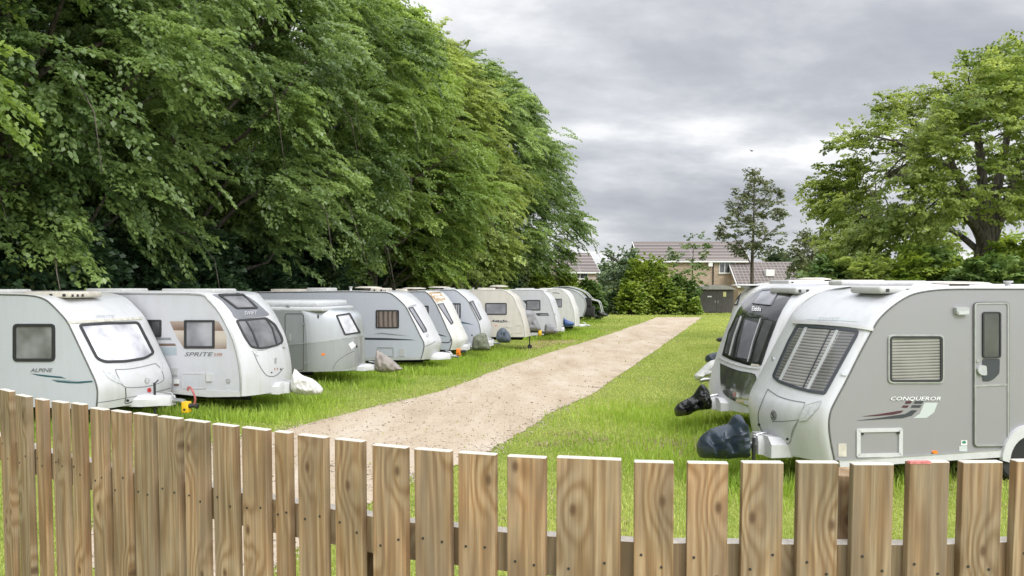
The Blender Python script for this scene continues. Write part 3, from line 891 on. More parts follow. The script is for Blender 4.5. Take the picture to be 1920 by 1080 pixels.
def lump(name, label, cat, poly, Y, thick, m, folds=0.03, seed=0, step=4.0, rim=None, group=None, fscale=5.0, stretch=(1, 1, 1), tilt=0.0):
    """draped cover: the outline with real depth, puffed out towards both faces and creased"""
    poly = smooth_pts([Vector(p) for p in poly] + [Vector(poly[0])], 3)[:-1]
    bm = bmesh.new()
    bm.faces.new([bm.verts.new((p.x, p.y, 0)) for p in poly])
    xs = [p.x for p in poly]; ys = [p.y for p in poly]
    x = min(xs) + step
    while x < max(xs):
        bmesh.ops.bisect_plane(bm, geom=bm.verts[:] + bm.edges[:] + bm.faces[:], plane_co=(x, 0, 0), plane_no=(1, 0, 0)); x += step
    y = min(ys) + step
    while y < max(ys):
        bmesh.ops.bisect_plane(bm, geom=bm.verts[:] + bm.edges[:] + bm.faces[:], plane_co=(0, y, 0), plane_no=(0, 1, 0)); y += step
    bmesh.ops.triangulate(bm, faces=[f for f in bm.faces if len(f.verts) > 4])
    segs = [(poly[i], poly[(i + 1) % len(poly)]) for i in range(len(poly))]
    def dist(p):
        b = 1e9
        for a, c in segs:
            d = c - a; t = max(0, min(1, (p - a).dot(d) / max(1e-9, d.length_squared)))
            b = min(b, (a + d * t - p).length)
        return b
    Rp = max(dist(v.co.to_2d()) for v in bm.verts)
    vs = bm.verts[:]; idx = {v: i for i, v in enumerate(vs)}
    V = []; back = {}
    fr = []; bk = []
    ox = seed * 7.3
    for v in vs:
        d = dist(v.co.to_2d()); k = min(1, d / (Rp * 0.85)); a = math.sqrt(max(0, 1 - (1 - k) ** 2))
        p = onY(v.co.x, v.co.y, Y)
        dr = (p - CAM).normalized()
        q = Vector((p.x * stretch[0], p.y * stretch[1], p.z * stretch[2])) * fscale
        nz = noise.fractal(q + Vector((ox, 0, 0)), 0.8, 2.2, 3) * folds + (0.35 - abs(noise.noise(Vector((q.x * 2.4 + q.z * 0.8, q.y, q.z * 0.9)) + Vector((0, ox, 0))))) * folds * 3.0 + (0.3 - abs(noise.noise(q * 4.1 + Vector((ox, 3, 0))))) * folds * 1.1
        fr.append(p - Vector((0, 1, 0)) * (thick * 0.5 * a) + Vector((0.3, -1, 0.25)) * nz * min(1, k * 2))
        bk.append(p + Vector((0, 1, 0)) * (thick * 0.5 * a))
        v.tag = d < 0.05
    n = len(vs)
    Vt = list(fr); bi = []
    for i, v in enumerate(vs):
        if v.tag: bi.append(i)
        else: bi.append(len(Vt)); Vt.append(bk[i])
    F_ = []
    for f in bm.faces:
        F_.append(tuple(idx[v] for v in f.verts)); t = tuple(bi[idx[v]] for v in reversed(f.verts))
        if len(set(t)) == len(t) and not all(v.tag for v in f.verts): F_.append(t)
    bm.free()
    low = min(Vt, key=lambda p: p.z)
    loc = Vector((sum(p.x for p in Vt) / len(Vt), Y, low.z))
    me = pmesh([p - loc for p in Vt], F_)
    o = link(name, me, M[m] if isinstance(m, str) else m, None, R(70))
    o.location = loc
    tag(o, label, cat, group)
    return o

GL = 'caravans parked in the left row'
GR = 'caravans parked in the right row'
exec_vans = True

# ================================================================== camera, sky, sun
cam_d = bpy.data.cameras.new('camera'); cam = bpy.data.objects.new('camera', cam_d); COL.objects.link(cam)
cam.location = CAM; cam.rotation_euler = (R(90) - PITCH, 0, 0)
cam_d.sensor_width = 36; cam_d.lens = 36 * F / 1920
cam_d.shift_y = (PY0 - 540) / 1920
cam_d.clip_end = 3000; cam_d.clip_start = 0.05
SC.camera = cam

SUN_EL, SUN_AZ = 42.0, 148.0           # azimuth clockwise from +Y (behind the viewer, to the right)
w = bpy.data.worlds.new("World"); SC.world = w; w.use_nodes = True
nt = w.node_tree; L_ = nt.links.new
for n_ in list(nt.nodes): nt.nodes.remove(n_)
out = N(nt, 'ShaderNodeOutputWorld')
sky = N(nt, 'ShaderNodeTexSky', sky_type='NISHITA'); sky.sun_disc = False
sky.sun_elevation = R(SUN_EL); sky.sun_rotation = R(SUN_AZ)
bg1 = N(nt, 'ShaderNodeBackground'); bg1.inputs['Strength'].default_value = 0.08; L_(sky.outputs[0], bg1.inputs['Color'])
tc = N(nt, 'ShaderNodeTexCoord'); sp_ = N(nt, 'ShaderNodeSeparateXYZ'); L_(tc.outputs['Generated'], sp_.inputs[0])
za = N(nt, 'ShaderNodeMath', operation='MAXIMUM'); za.inputs[1].default_value = 0.0; L_(sp_.outputs['Z'], za.inputs[0])
zb = N(nt, 'ShaderNodeMath', operation='ADD'); zb.inputs[1].default_value = 0.30; L_(za.outputs[0], zb.inputs[0])
dx = N(nt, 'ShaderNodeMath', operation='DIVIDE'); L_(sp_.outputs['X'], dx.inputs[0]); L_(zb.outputs[0], dx.inputs[1])
dy = N(nt, 'ShaderNodeMath', operation='DIVIDE'); L_(sp_.outputs['Y'], dy.inputs[0]); L_(zb.outputs[0], dy.inputs[1])
cb = N(nt, 'ShaderNodeCombineXYZ'); L_(dx.outputs[0], cb.inputs[0]); L_(dy.outputs[0], cb.inputs[1])
mp = N(nt, 'ShaderNodeMapping'); mp.inputs['Location'].default_value = (3.1, 1.35, 0.0); mp.inputs['Scale'].default_value = (1.15, 1.75, 1); L_(cb.outputs[0], mp.inputs['Vector'])
nz = N(nt, 'ShaderNodeTexNoise'); nz.inputs['Scale'].default_value = 1.15; nz.inputs['Detail'].default_value = 8; nz.inputs['Roughness'].default_value = 0.56; nz.inputs['Distortion'].default_value = 0.15
L_(mp.outputs[0], nz.inputs['Vector'])
cr = ramp(nt, [(0.34, (0.315, 0.328, 0.368)), (0.45, (0.400, 0.413, 0.447)), (0.55, (0.54, 0.55, 0.575)), (0.66, (0.78, 0.783, 0.79))])
L_(nz.outputs['Fac'], cr.inputs['Fac'])
# an overcast dome is brighter overhead than near the horizon
up = N(nt, 'ShaderNodeMapRange'); up.inputs['From Min'].default_value = 0.36; up.inputs['From Max'].default_value = 0.85; up.inputs['To Min'].default_value = 1.0; up.inputs['To Max'].default_value = 2.2
L_(sp_.outputs['Z'], up.inputs['Value'])
# the cloud is thinner and brighter round the hidden sun
sv = (math.sin(R(SUN_AZ)) * math.cos(R(SUN_EL)), math.cos(R(SUN_AZ)) * math.cos(R(SUN_EL)), math.sin(R(SUN_EL)))
dt = N(nt, 'ShaderNodeVectorMath', operation='DOT_PRODUCT'); dt.inputs[1].default_value = sv; L_(tc.outputs['Generated'], dt.inputs[0])
gl = N(nt, 'ShaderNodeMapRange', interpolation_type='SMOOTHSTEP'); gl.inputs['From Min'].default_value = 0.1; gl.inputs['From Max'].default_value = 1.0; gl.inputs['To Max'].default_value = 2.0
L_(dt.outputs['Value'], gl.inputs['Value'])
upg = N(nt, 'ShaderNodeMath', operation='ADD'); L_(up.outputs[0], upg.inputs[0]); L_(gl.outputs[0], upg.inputs[1])
bg2 = N(nt, 'ShaderNodeBackground'); L_(cr.outputs['Color'], bg2.inputs['Color']); L_(upg.outputs[0], bg2.inputs['Strength'])
mxw = N(nt, 'ShaderNodeMixShader'); mxw.inputs[0].default_value = 0.94
L_(bg1.outputs[0], mxw.inputs[1]); L_(bg2.outputs[0], mxw.inputs[2]); L_(mxw.outputs[0], out.inputs['Surface'])

sd = bpy.data.lights.new('sun', 'SUN'); so = bpy.data.objects.new('sun', sd); COL.objects.link(so)
sd.energy = 1.15; sd.angle = R(18); sd.color = (1.0, 0.96, 0.90)
sdir = Vector((math.sin(R(SUN_AZ)) * math.cos(R(SUN_EL)), math.cos(R(SUN_AZ)) * math.cos(R(SUN_EL)), math.sin(R(SUN_EL))))
so.rotation_euler = sdir.to_track_quat('Z', 'Y').to_euler(); so.location = (5, -10, 30)
SC.view_settings.view_transform = 'Standard'; SC.view_settings.look = 'None'; SC.view_settings.exposure = 0.52; SC.view_settings.gamma = 1.0
SC.cycles.max_bounces = 6; SC.cycles.diffuse_bounces = 3; SC.cycles.glossy_bounces = 3; SC.cycles.transparent_max_bounces = 4; SC.cycles.transmission_bounces = 3
SC.cycles.use_denoising = True
SC.cycles.use_adaptive_sampling = True; SC.cycles.adaptive_threshold = 0.02

# ================================================================== ground, track, grass
def ground_mat():
    m, nt, b = new_mat('meadow_ground'); L = nt.links.new
    b.inputs['Roughness'].default_value = 0.95; b.inputs['Specular IOR Level'].default_value = 0.1
    tc = N(nt, 'ShaderNodeTexCoord')
    n1 = N(nt, 'ShaderNodeTexNoise'); n1.inputs['Scale'].default_value = 0.35; n1.inputs['Detail'].default_value = 6; L(tc.outputs['Object'], n1.inputs['Vector'])
    n2 = N(nt, 'ShaderNodeTexNoise'); n2.inputs['Scale'].default_value = 9; n2.inputs['Detail'].default_value = 8; n2.inputs['Roughness'].default_value = 0.75; L(tc.outputs['Object'], n2.inputs['Vector'])
    r1 = ramp(nt, [(0.35, (0.180, 0.245, 0.045)), (0.65, (0.290, 0.325, 0.082))]); L(n1.outputs['Fac'], r1.inputs['Fac'])
    r2 = ramp(nt, [(0.25, (0.50, 0.54, 0.5)), (0.5, (1, 1, 1)), (0.78, (1.35, 1.25, 1.1))]); L(n2.outputs['Fac'], r2.inputs['Fac'])
    mx = N(nt, 'ShaderNodeMix', data_type='RGBA', blend_type='MULTIPLY'); mx.inputs['Factor'].default_value = 1; L(r1.outputs['Color'], mx.inputs['A']); L(r2.outputs['Color'], mx.inputs['B'])
    # bare, straw-coloured spots
    n3 = N(nt, 'ShaderNodeTexNoise'); n3.inputs['Scale'].default_value = 0.8; n3.inputs['Detail'].default_value = 6; n3.inputs['Roughness'].default_value = 0.7; L(tc.outputs['Object'], n3.inputs['Vector'])
    r3 = ramp(nt, [(0.60, (0, 0, 0)), (0.72, (0.7, 0.7, 0.7))]); L(n3.outputs['Fac'], r3.inputs['Fac'])
    m2 = N(nt, 'ShaderNodeMix', data_type='RGBA'); m2.inputs['B'].default_value = (0.30, 0.245, 0.125, 1); L(r3.outputs['Color'], m2.inputs['Factor']); L(mx.outputs['Result'], m2.inputs['A'])
    L(m2.outputs['Result'], b.inputs['Base Color'])
    bp = N(nt, 'ShaderNodeBump'); bp.inputs['Strength'].default_value = 0.6; bp.inputs['Distance'].default_value = 0.05; L(n2.outputs['Fac'], bp.inputs['Height']); L(bp.outputs['Normal'], b.inputs['Normal'])
    return m

def track_mat():
    m, nt, b = new_mat('crushed_stone_track'); L = nt.links.new
    b.inputs['Roughness'].default_value = 0.95; b.inputs['Specular IOR Level'].default_value = 0.1
    tc = N(nt, 'ShaderNodeTexCoord')
    mp = N(nt, 'ShaderNodeMapping'); mp.inputs['Rotation'].default_value = (0, 0, R(17)); mp.inputs['Scale'].default_value = (1.3, 0.35, 1); L(tc.outputs['Object'], mp.inputs['Vector'])
    n1 = N(nt, 'ShaderNodeTexNoise'); n1.inputs['Scale'].default_value = 0.9; n1.inputs['Detail'].default_value = 7; n1.inputs['Roughness'].default_value = 0.6; L(mp.outputs[0], n1.inputs['Vector'])
    n2 = N(nt, 'ShaderNodeTexNoise'); n2.inputs['Scale'].default_value = 14; n2.inputs['Detail'].default_value = 8; n2.inputs['Roughness'].default_value = 0.8; L(tc.outputs['Object'], n2.inputs['Vector'])
    n3 = N(nt, 'ShaderNodeTexNoise'); n3.inputs['Scale'].default_value = 3.2; n3.inputs['Detail'].default_value = 5; n3.inputs['Roughness'].default_value = 0.75; L(tc.outputs['Object'], n3.inputs['Vector'])
    r1 = ramp(nt, [(0.3, (0.395, 0.310, 0.225)), (0.5, (0.475, 0.390, 0.295)), (0.7, (0.540, 0.470, 0.380))]); L(n1.outputs['Fac'], r1.inputs['Fac'])
    r2 = ramp(nt, [(0.28, (0.66, 0.63, 0.60)), (0.45, (1, 1, 1)), (0.75, (1.14, 1.13, 1.12))]); L(n2.outputs['Fac'], r2.inputs['Fac'])
    r3 = ramp(nt, [(0.30, (0.72, 0.66, 0.58)), (0.42, (1, 1, 1))]); L(n3.outputs['Fac'], r3.inputs['Fac'])
    mx = N(nt, 'ShaderNodeMix', data_type='RGBA', blend_type='MULTIPLY'); mx.inputs['Factor'].default_value = 1; L(r1.outputs['Color'], mx.inputs['A']); L(r2.outputs['Color'], mx.inputs['B'])
    m3 = N(nt, 'ShaderNodeMix', data_type='RGBA', blend_type='MULTIPLY'); m3.inputs['Factor'].default_value = 1; L(mx.outputs['Result'], m3.inputs['A']); L(r3.outputs['Color'], m3.inputs['B'])
    L(m3.outputs['Result'], b.inputs['Base Color'])
    bp = N(nt, 'ShaderNodeBump'); bp.inputs['Strength'].default_value = 0.5; bp.inputs['Distance'].default_value = 0.03; L(n2.outputs['Fac'], bp.inputs['Height']); L(bp.outputs['Normal'], b.inputs['Normal'])
    return m

gm = pmesh([(-700, -30, 0), (700, -30, 0), (700, 900, 0), (-700, 900, 0)], [(0, 1, 2, 3)])
tag(link('ground', gm, ground_mat()), None, None, kind='structure')

UP = [(1232, 595), (1155, 623), (988, 675), (838, 730), (700, 764), (560, 800), (460, 822), (400, 836), (340, 864), (230, 940), (100, 1060)]
LO = [(1316, 595), (1300, 607), (1155, 708), (1036, 774), (937, 834), (855, 874), (760, 902), (690, 945), (605, 1000), (470, 1100)]
up_g = smooth_pts([onz(*p).to_2d() for p in UP], 14); lo_g = smooth_pts([onz(*p).to_2d() for p in LO], 14)
def jag(pts, sgn):
    out = []
    for i, p in enumerate(pts):
        d = (pts[min(i + 1, len(pts) - 1)] - pts[max(i - 1, 0)]).normalized(); nn = Vector((-d.y, d.x))
        q = Vector((p.x, p.y, 0))
        out.append(p + nn * (noise.noise(q * 0.9) * 0.06 + noise.noise(q * 3.7 + Vector((5, 0, 0))) * 0.06 + noise.noise(q * 9) * 0.06))
    return out
up_j = jag(up_g, 1); lo_j = jag(lo_g, -1)
track_poly = [(p.x, p.y) for p in up_j] + [(p.x, p.y) for p in reversed(lo_j)]
bm = bmesh.new(); bm.faces.new([bm.verts.new((x, y, 0.012)) for x, y in track_poly]); bmesh.ops.triangulate(bm, faces=bm.faces[:])
tag(obj('path', bm, track_mat()), None, None, kind='structure')

def in_poly(x, y, poly):
    ins = np.zeros(len(x), bool); n = len(poly)
    for i in range(n):
        x1, y1 = poly[i]; x2, y2 = poly[(i + 1) % n]
        if y1 == y2: continue
        c = ((y1 > y) != (y2 > y)) & (x < (x2 - x1) * (y - y1) / (y2 - y1) + x1)
        ins ^= c
    return ins

def fnoise(x, y, s, seed):
    """cheap smooth value noise for scattering"""
    g = np.random.default_rng(seed); T = g.random((64, 64))
    u = x * s; v = y * s; i = np.floor(u).astype(int); j = np.floor(v).astype(int); fu = u - i; fv = v - j
    fu = fu * fu * (3 - 2 * fu); fv = fv * fv * (3 - 2 * fv); i %= 64; j %= 64; i2 = (i + 1) % 64; j2 = (j + 1) % 64
    return (T[i, j] * (1 - fu) + T[i2, j] * fu) * (1 - fv) + (T[i, j2] * (1 - fu) + T[i2, j2] * fu) * fv

def blades(name, x, y, h, wd, tint, m, lean=0.45):
    n = len(x); g = RNG
    th = g.random(n) * 6.283; ln = g.normal(0, lean, n) * h; la = g.random(n) * 6.283
    dx = np.cos(th) * wd / 2; dy = np.sin(th) * wd / 2
    V = np.zeros((n, 5, 3), np.float32)
    mx_ = x + np.cos(la) * ln * 0.35; my_ = y + np.sin(la) * ln * 0.35
    V[:, 0] = np.stack([x - dx, y - dy, 0 * x - 0.01], 1); V[:, 1] = np.stack([x + dx, y + dy, 0 * x - 0.01], 1)
    V[:, 2] = np.stack([mx_ + dx * .8, my_ + dy * .8, h * 0.6], 1); V[:, 4] = np.stack([mx_ - dx * .8, my_ - dy * .8, h * 0.6], 1)
    V[:, 3] = np.stack([x + np.cos(la) * ln, y + np.sin(la) * ln, h * np.clip(1 - 0.35 * np.abs(ln / np.maximum(h, 1e-3)), 0.5, 1)], 1)
    me = bpy.data.meshes.new(name)
    me.vertices.add(5 * n); me.loops.add(7 * n); me.polygons.add(2 * n)
    me.vertices.foreach_set('co', V.ravel())
    b = np.arange(n, dtype=np.int32)[:, None] * 5
    idx = np.concatenate([b, b + 1, b + 2, b + 4, b + 4, b + 2, b + 3], 1)
    me.loops.foreach_set('vertex_index', idx.ravel().astype(np.int32))
    ls = (np.arange(n, dtype=np.int32)[:, None] * 7 + np.array([0, 4], dtype=np.int32)).ravel()
    me.polygons.foreach_set('loop_start', ls.astype(np.int32))
    me.update(calc_edges=True)
    at = me.attributes.new('tint', 'FLOAT', 'FACE'); at.data.foreach_set('value', np.repeat(np.clip(tint, 0, 1), 2).astype(np.float32))
    return link(name, me, m)

grass_m = leaf_mat('grass_blade', (0.225, 0.315, 0.055), (0.560, 0.590, 0.200), 0.40, 0.6, 0.25)
tall_m = leaf_mat('long_grass_blade', (0.165, 0.290, 0.030), (0.480, 0.600, 0.125), 0.42, 0.55, 0.3)
hay_m = leaf_mat('dry_hay', (0.26, 0.21, 0.11), (0.50, 0.43, 0.28), 0.2, 0.8, 0.1)

# mown grass over the part of the field that the view takes in
n = 330000
Y = 6.0 * (80 / 6.0) ** (RNG.random(n) ** 0.9); t = RNG.random(n) * 2 - 1
X = t * (Y * 0.68 + 1)
k = ~in_poly(X, Y, track_poly)
keep_edge = RNG.random(n) < 0.004
k |= keep_edge
X = X[k]; Y = Y[k]
h = RNG.uniform(0.022, 0.060, len(X)) * (0.75 + 0.6 * fnoise(X, Y, 0.6, 3)) * (1 + np.clip(Y - 18, 0, 60) / 60)
tt = 0.18 + 0.45 * fnoise(X, Y, 0.25, 4) + 0.3 * fnoise(X, Y, 2.2, 5) + RNG.normal(0, 0.13, len(X))
tt += np.clip((X - 0.3 * Y + 3) * 0.03, -0.12, 0.12)
tag(blades('grass', X, Y, h, 0.006 + 0.0011 * Y, tt, grass_m), 'short bright green mown grass over the field either side of the pale track', 'grass', kind='stuff')

# ================================================================== fence
HF = 0.44                                   # how far the picket tops lie below the eye
ZT = EYE - HF
S1 = 640 / 1819.0
pk = []
for x0, y0, x1, y1 in [(-8, 75, 74, 92), (80, 103, 165, 120), (172, 122, 265, 133), (270, 137, 362, 152), (367, 153, 465, 165), (475, 172, 575, 187), (585, 190, 693, 205), (705, 207, 828, 224), (838, 222, 962, 240), (980, 240, 1105, 258), (1127, 260, 1260, 278), (1283, 282, 1432, 300), (1457, 305, 1550, 315), (1578, 318, 1743, 335), (1772, 345, 1944, 357)]:
    pk.append((x0 * S1, 700 + y0 * S1, x1 * S1, 700 + y1 * S1))
for x0, y0, x1, y1 in [(162, 370, 348, 388), (390, 385, 578, 405), (625, 403, 820, 420), (882, 425, 1088, 437), (1148, 437, 1490, 455), (1560, 455, 1775, 470)]:
    pk.append((640 + x0 * S1, 700 + y0 * S1, 640 + x1 * S1, 700 + y1 * S1))
for x0, y0, x1, y1 in [(27, 458, 247, 466), (317, 461, 545, 469), (612, 463, 840, 471), (903, 463, 1138, 471), (1200, 466, 1438, 474), (1487, 460, 1720, 464), (1770, 455, 2010, 456)]:
    pk.append((1280 + x0 * S1, 700 + y0 * S1, 1280 + x1 * S1, 700 + y1 * S1))
pk.insert(0, (-62, 712, -34, 724)); pk.insert(0, (-90, 704, -66, 712)); pk.append((2002, 860, 2085, 857))
fence = empty('picket_fence', (0, 2.3, 0)); tag(fence, 'long picket fence of treated sawn boards curving across the near edge of the field', 'fence')
TH = 0.026
cent = []
for i, (x0, y0, x1, y1) in enumerate(pk):
    thk = max(0.0, 9 * (1 - x0 / 1000.0))
    x1 = x1 - thk
    A = onz(x0, y0 + 3, ZT); B = onz(x1, y1 + 3 - (0.2 * thk), ZT)
    # tangent direction from the run of the fence, width from the photo
    mid = (A + B) / 2
    cent.append((A, B, mid))
def run_on(at_end, n_):
    global cent
    ref = cent[-1][2] if at_end else cent[0][2]; oth = cent[-4][2] if at_end else cent[3][2]
    d = (ref - oth).normalized(); p = ref.copy(); w_ = 0.095
    for k in range(n_):
        d = Matrix.Rotation(R(-0.6 if not at_end else 0.9), 3, 'Z') @ d
        p = p + d * 0.118; a, b = p - d * w_ / 2, p + d * w_ / 2
        if at_end: cent.append((a, b, p.copy()))
        else: cent.insert(0, (b, a, p.copy()))
run_on(False, 14); run_on(True, 16)
def tangent(i):
    a = cent[max(0, i - 2)][2]; b = cent[min(len(cent) - 1, i + 2)][2]
    d = (b - a); d.z = 0
    return d.normalized()
rail_pts = []
jit = random.Random(5)
for i, (A, B, mid) in enumerate(cent):
    d = tangent(i); nrm = Vector((-d.y, d.x, 0))
    if nrm.y < 0: nrm = -nrm
    wv = abs((B - A).dot(d)); wv = max(0.05, wv)
    hgt = 2.0
    bm = bmesh.new()
    add_box(bm, (-wv / 2, 0, -hgt), (wv / 2, TH, 0), bev=0.0025)
    for f in bm.faces:
        if f.normal.z > 0.9 or f.calc_center_median().z > -0.003: f.material_index = 1
    # nails where the board meets the rail
    for sx_ in (-0.28, 0.26):
        old = set(bm.faces)
        add_cyl(bm, (sx_ * wv + jit.uniform(-.006, .006), -0.0005, -0.262 + jit.uniform(-.03, .03)), (0, 1, 0), 0.0035, 0.003, 8)
        for f in bm.faces:
            if f not in old: f.material_index = 2
    loc = (A + B) / 2
    # place by the front top edge
    rot = Matrix(((d.x, nrm.x, 0), (d.y, nrm.y, 0), (0, 0, 1))).to_4x4()
    me = bpy.data.meshes.new('picket'); bmesh.ops.recalc_face_normals(bm, faces=bm.faces[:]); bm.to_mesh(me); bm.free()
    o = link('picket', me, [M['wood'], M['sawn_lit_top'], M['dark_metal']], fence)
    o.matrix_parent_inverse = Matrix.Identity(4)
    tilt = Matrix.Rotation(jit.uniform(-0.006, 0.006), 4, 'Y')
    o.matrix_local = Matrix.Translation(loc + Vector((0, 0, jit.uniform(-.004, .004))) - Vector(fence.location)) @ rot @ tilt
    if 21 + 2 + 4 + 14 == i:
        pb = bmesh.new(); add_box(pb, (-wv / 2 - 0.001, -0.0012, -0.005), (wv * 0.02, TH * 0.55, 0.0012))
        pm = obj('paint_mark', pb, simple('red_marker_paint', (0.60, 0.20, 0.19), 0.8, var=0.45, scale=80), o); o['label'] = 'board with red paint on its top edge'
    rail_pts.append(loc + nrm * (TH + 0.001))
# rails as curved runs behind the boards
for zt_ in (ZT - 0.217, 0.75):
    bm = bmesh.new(); rings = []
    fl = Vector(fence.location)
    for i, p in enumerate(rail_pts):
        d = tangent(i); nrm = Vector((-d.y, d.x, 0)); nrm = nrm if nrm.y > 0 else -nrm
        a = Vector((p.x, p.y, 0)) - fl; q = a + nrm * 0.045
        rings.append([bm.verts.new((a.x, a.y, zt_)), bm.verts.new((q.x, q.y, zt_)), bm.verts.new((q.x, q.y, zt_ - 0.105)), bm.verts.new((a.x, a.y, zt_ - 0.105))])
    for i in range(len(rings) - 1):
        for k in range(4):
            f = bm.faces.new((rings[i][k], rings[i][(k + 1) % 4], rings[i + 1][(k + 1) % 4], rings[i + 1][k]))
            f.material_index = 1 if k == 0 else 0  # top face pale: the light falling on the rail is painted in
    bm.faces.new(rings[0]); bm.faces.new(rings[-1][::-1])
    obj('rail', bm, [M['rail_wood'], M['sawn_lit_top']], fence)
# posts
for i in (40, 30, 21, 8, 52):
    if i >= len(rail_pts): continue
    d = tangent(i); nrm = Vector((-d.y, d.x, 0)); nrm = nrm if nrm.y > 0 else -nrm
    c = Vector((cent[i][2].x, cent[i][2].y, 0)) + nrm * (TH + 0.048 + 0.05)
    zt_ = ZT - 0.05 if i == 40 else ZT - 0.33
    bm = bmesh.new(); add_box(bm, (-0.055, -0.05, -0.3), (0.055, 0.05, zt_), bev=0.004)
    o = obj('post', bm, M['wood'], fence)
    rot = Matrix(((d.x, nrm.x, 0), (d.y, nrm.y, 0), (0, 0, 1))).to_4x4()
    o.matrix_local = Matrix.Translation(c - Vector(fence.location)) @ rot

# ================================================================== caravans, left row
c1 = Van('caravan', 'old white caravan with teal swoosh and wide trapezoid front window behind the fence', GL, (180, 768), 0.42, 13, False, 2.0,
         [(-150, 551), (0, 552.8), (55, 554.5), (80, 560), (94, 569), (111, 586), (126, 604), (139, 630), (155, 664), (169, 694), (178, 714), (182, 731), (182, 748), (180, 768)], 5.2, 'pale_grey', 'white', 'white_old', bulge=0.16, r=0.03, seam_mat='seam', seam_w=0.014)
c1.window(rect(25, 607, 104, 678, 9), 6, 'pane_grey')
c1.text('ALPINE', 57, 697.5, 42, 7.0, 'letter_grey', shear=0.25, slope=0.0)
c1.patch('swoosh', [(57, 700), (75, 702), (98, 704.5), (115, 706), (125, 710), (108, 708.5), (85, 706.5), (70, 704)], 'teal')
c1.patch('swoosh', [(96, 712), (118, 714.5), (145, 715.5), (173, 713.5), (174, 716.5), (150, 719), (128, 718.5), (108, 716.5)], 'teal')
c1.patch('swoosh', [(98, 711), (120, 712.8), (140, 713), (120, 714.3)], 'teal_light')
c1.patch('roof_gutter', stroke([(126, 605), (160, 603.5), (200, 601), (235, 599), (266, 597)], 4.5), 'ledge', 'front', 0.012, 0.01)
c1.text('SPRITE', 179, 596.5, 36, 5.0, 'letter_pale', 'front', slope=-0.03)
c1.window(rp_([(146, 608), (200, 604.5), (259, 603), (290, 663), (272, 674), (235, 680), (196, 681), (180, 674)], 7), 4.5, 'pane_screen', where='front', name='front_window')
c1.line([(216, 693), (240, 692), (265, 688), (291, 681.5)], 1.3)
c1.line([(291, 681.5), (300, 690), (306, 704), (305, 714), (287, 722), (262, 726), (233, 725), (222, 708), (216, 693)], 1.3)
c1.line([(181, 755), (205, 752), (236, 746), (275, 739), (322, 727)], 1.2)
c1.line([(235, 727), (236, 742), (236, 757), (262, 747), (300, 740)], 2.0, 'seam')
c1.patch('headlight', rp_([(192, 694), (206, 699), (222, 710), (231, 721), (219, 718), (202, 709)], 2), 'lamp_glass', 'front', 0.010, 0.01)
c1.patch('headlight', rp_([(299, 678), (304, 680), (306, 690), (302, 697), (299, 688)], 1.5), 'lamp_glass', 'front', 0.010, 0.01)
c1.blob('badge', 275, 714, 4.6, 5.0, 'trim'); c1.text('S', 272.8, 717, 4.4, 6, 'letter_white', 'front', shear=0, off=0.014, name='badge_letter')
c1.blob('warning_sticker', 279.5, 731.5, 3.6, 4.2, 'red'); c1.blob('grommet', 239, 751, 2.6, 2.6, 'rubber')
c1.roof_box('roof_light', 70, 158, 0.09, -0.75, 0.05, 'vent_beige', notch=3)
c1.roof_box('roof_light', -30, 28, 0.06, -0.6, 0.1, 'vent_white')
hp1 = c1.hitch(1.0, z=0.47, end=(336, 768), jx=-0.45); c1.wheels(2.6)

c2 = Van('caravan', 'light grey caravan with tinted sunroof over the front window and bronze side panel', GL, (451, 743), 0.42, 14, False, 1.85,
         [(120, 550), (300, 551), (375, 553), (392, 564), (411, 586), (428, 617), (439, 644), (447, 678), (451, 711), (451, 743)], 5.8, 'bright_grey', 'white', bulge=0.27, r=0.05, seam_mat='trim', seam_w=0.02)
c2.patch('window_surround', rp_([(318, 602.2), (410, 602.2), (425, 630), (425, 654), (345.8, 654), (330.5, 630.5)], 2), 'brown_grad', off=0.003)
c2.window(rect(345.8, 600, 402.8, 653, 2.5), 4.2, 'pane_grey')
c2.window(rect(262, 599.5, 303, 632, 3), 3.5, 'pane_dim')
c2.patch('stripe', [(280, 633), (320, 633), (322, 637.5), (280, 637.5)], 'grey_vinyl'); c2.patch('stripe', [(280, 644), (328, 644), (331, 648.6), (280, 648.6)], 'brown_vinyl')
c2.patch('stripe', [(280, 651), (331, 651), (332, 666), (280, 666)], 'blue_vinyl')
c2.text('SPRITE', 346, 667.8, 54, 7.5, 'letter_grey', shear=0.3); c2.text('SUPER', 401, 667.6, 16, 5.5, 'pale_red', shear=0.3)
c2.ring('hatch', rect(341.7, 699, 386, 729, 2), 2.2, 'plastic_white'); c2.patch('hatch_lid', rect(344, 701.5, 384, 727, 1), 'bright_grey', off=0.008)
c2.patch('socket_box', rect(388, 700, 398.6, 715, 1), 'plastic_white', off=0.03, thick=0.03)
c2.blob('water_inlet', 428, 714.5, 4.2, 4.6, 'trim', 'side'); c2.blob('water_inlet', 428, 714.5, 2.0, 2.2, 'plastic_grey', 'side', 0.016)
c2.patch('fridge_vent', rect(320.5, 690, 333, 704, 0.5), 'plastic_grey', off=0.02, thick=0.02); c2.patch('sticker', rect(326, 711, 336.5, 725), 'paper'); c2.patch('sticker_band', rect(326.5, 719.5, 336, 724), 'brown_vinyl', off=0.006)
c2.patch('skirt', [(290, 728.5), (390, 731), (451, 734.7), (451, 743.5), (390, 744.5), (328, 738), (290, 735)], 'plastic_white', off=0.016, thick=0.014)
c2.patch('sunroof_surround', smooth_pts([(397, 552.5), (425, 550), (451, 550.5), (475, 563), (495, 580), (504, 591), (480, 595), (444, 598), (432, 583), (415, 564), (397, 552.5)], 4)[:-1], 'dark_grey_gloss', 'front', 0.006)
c2.window(rp_([(408, 553), (456, 552), (484, 579), (443.5, 580)], 3), 2.6, 'pane_dim', where='front', name='sunroof', off=0.012)
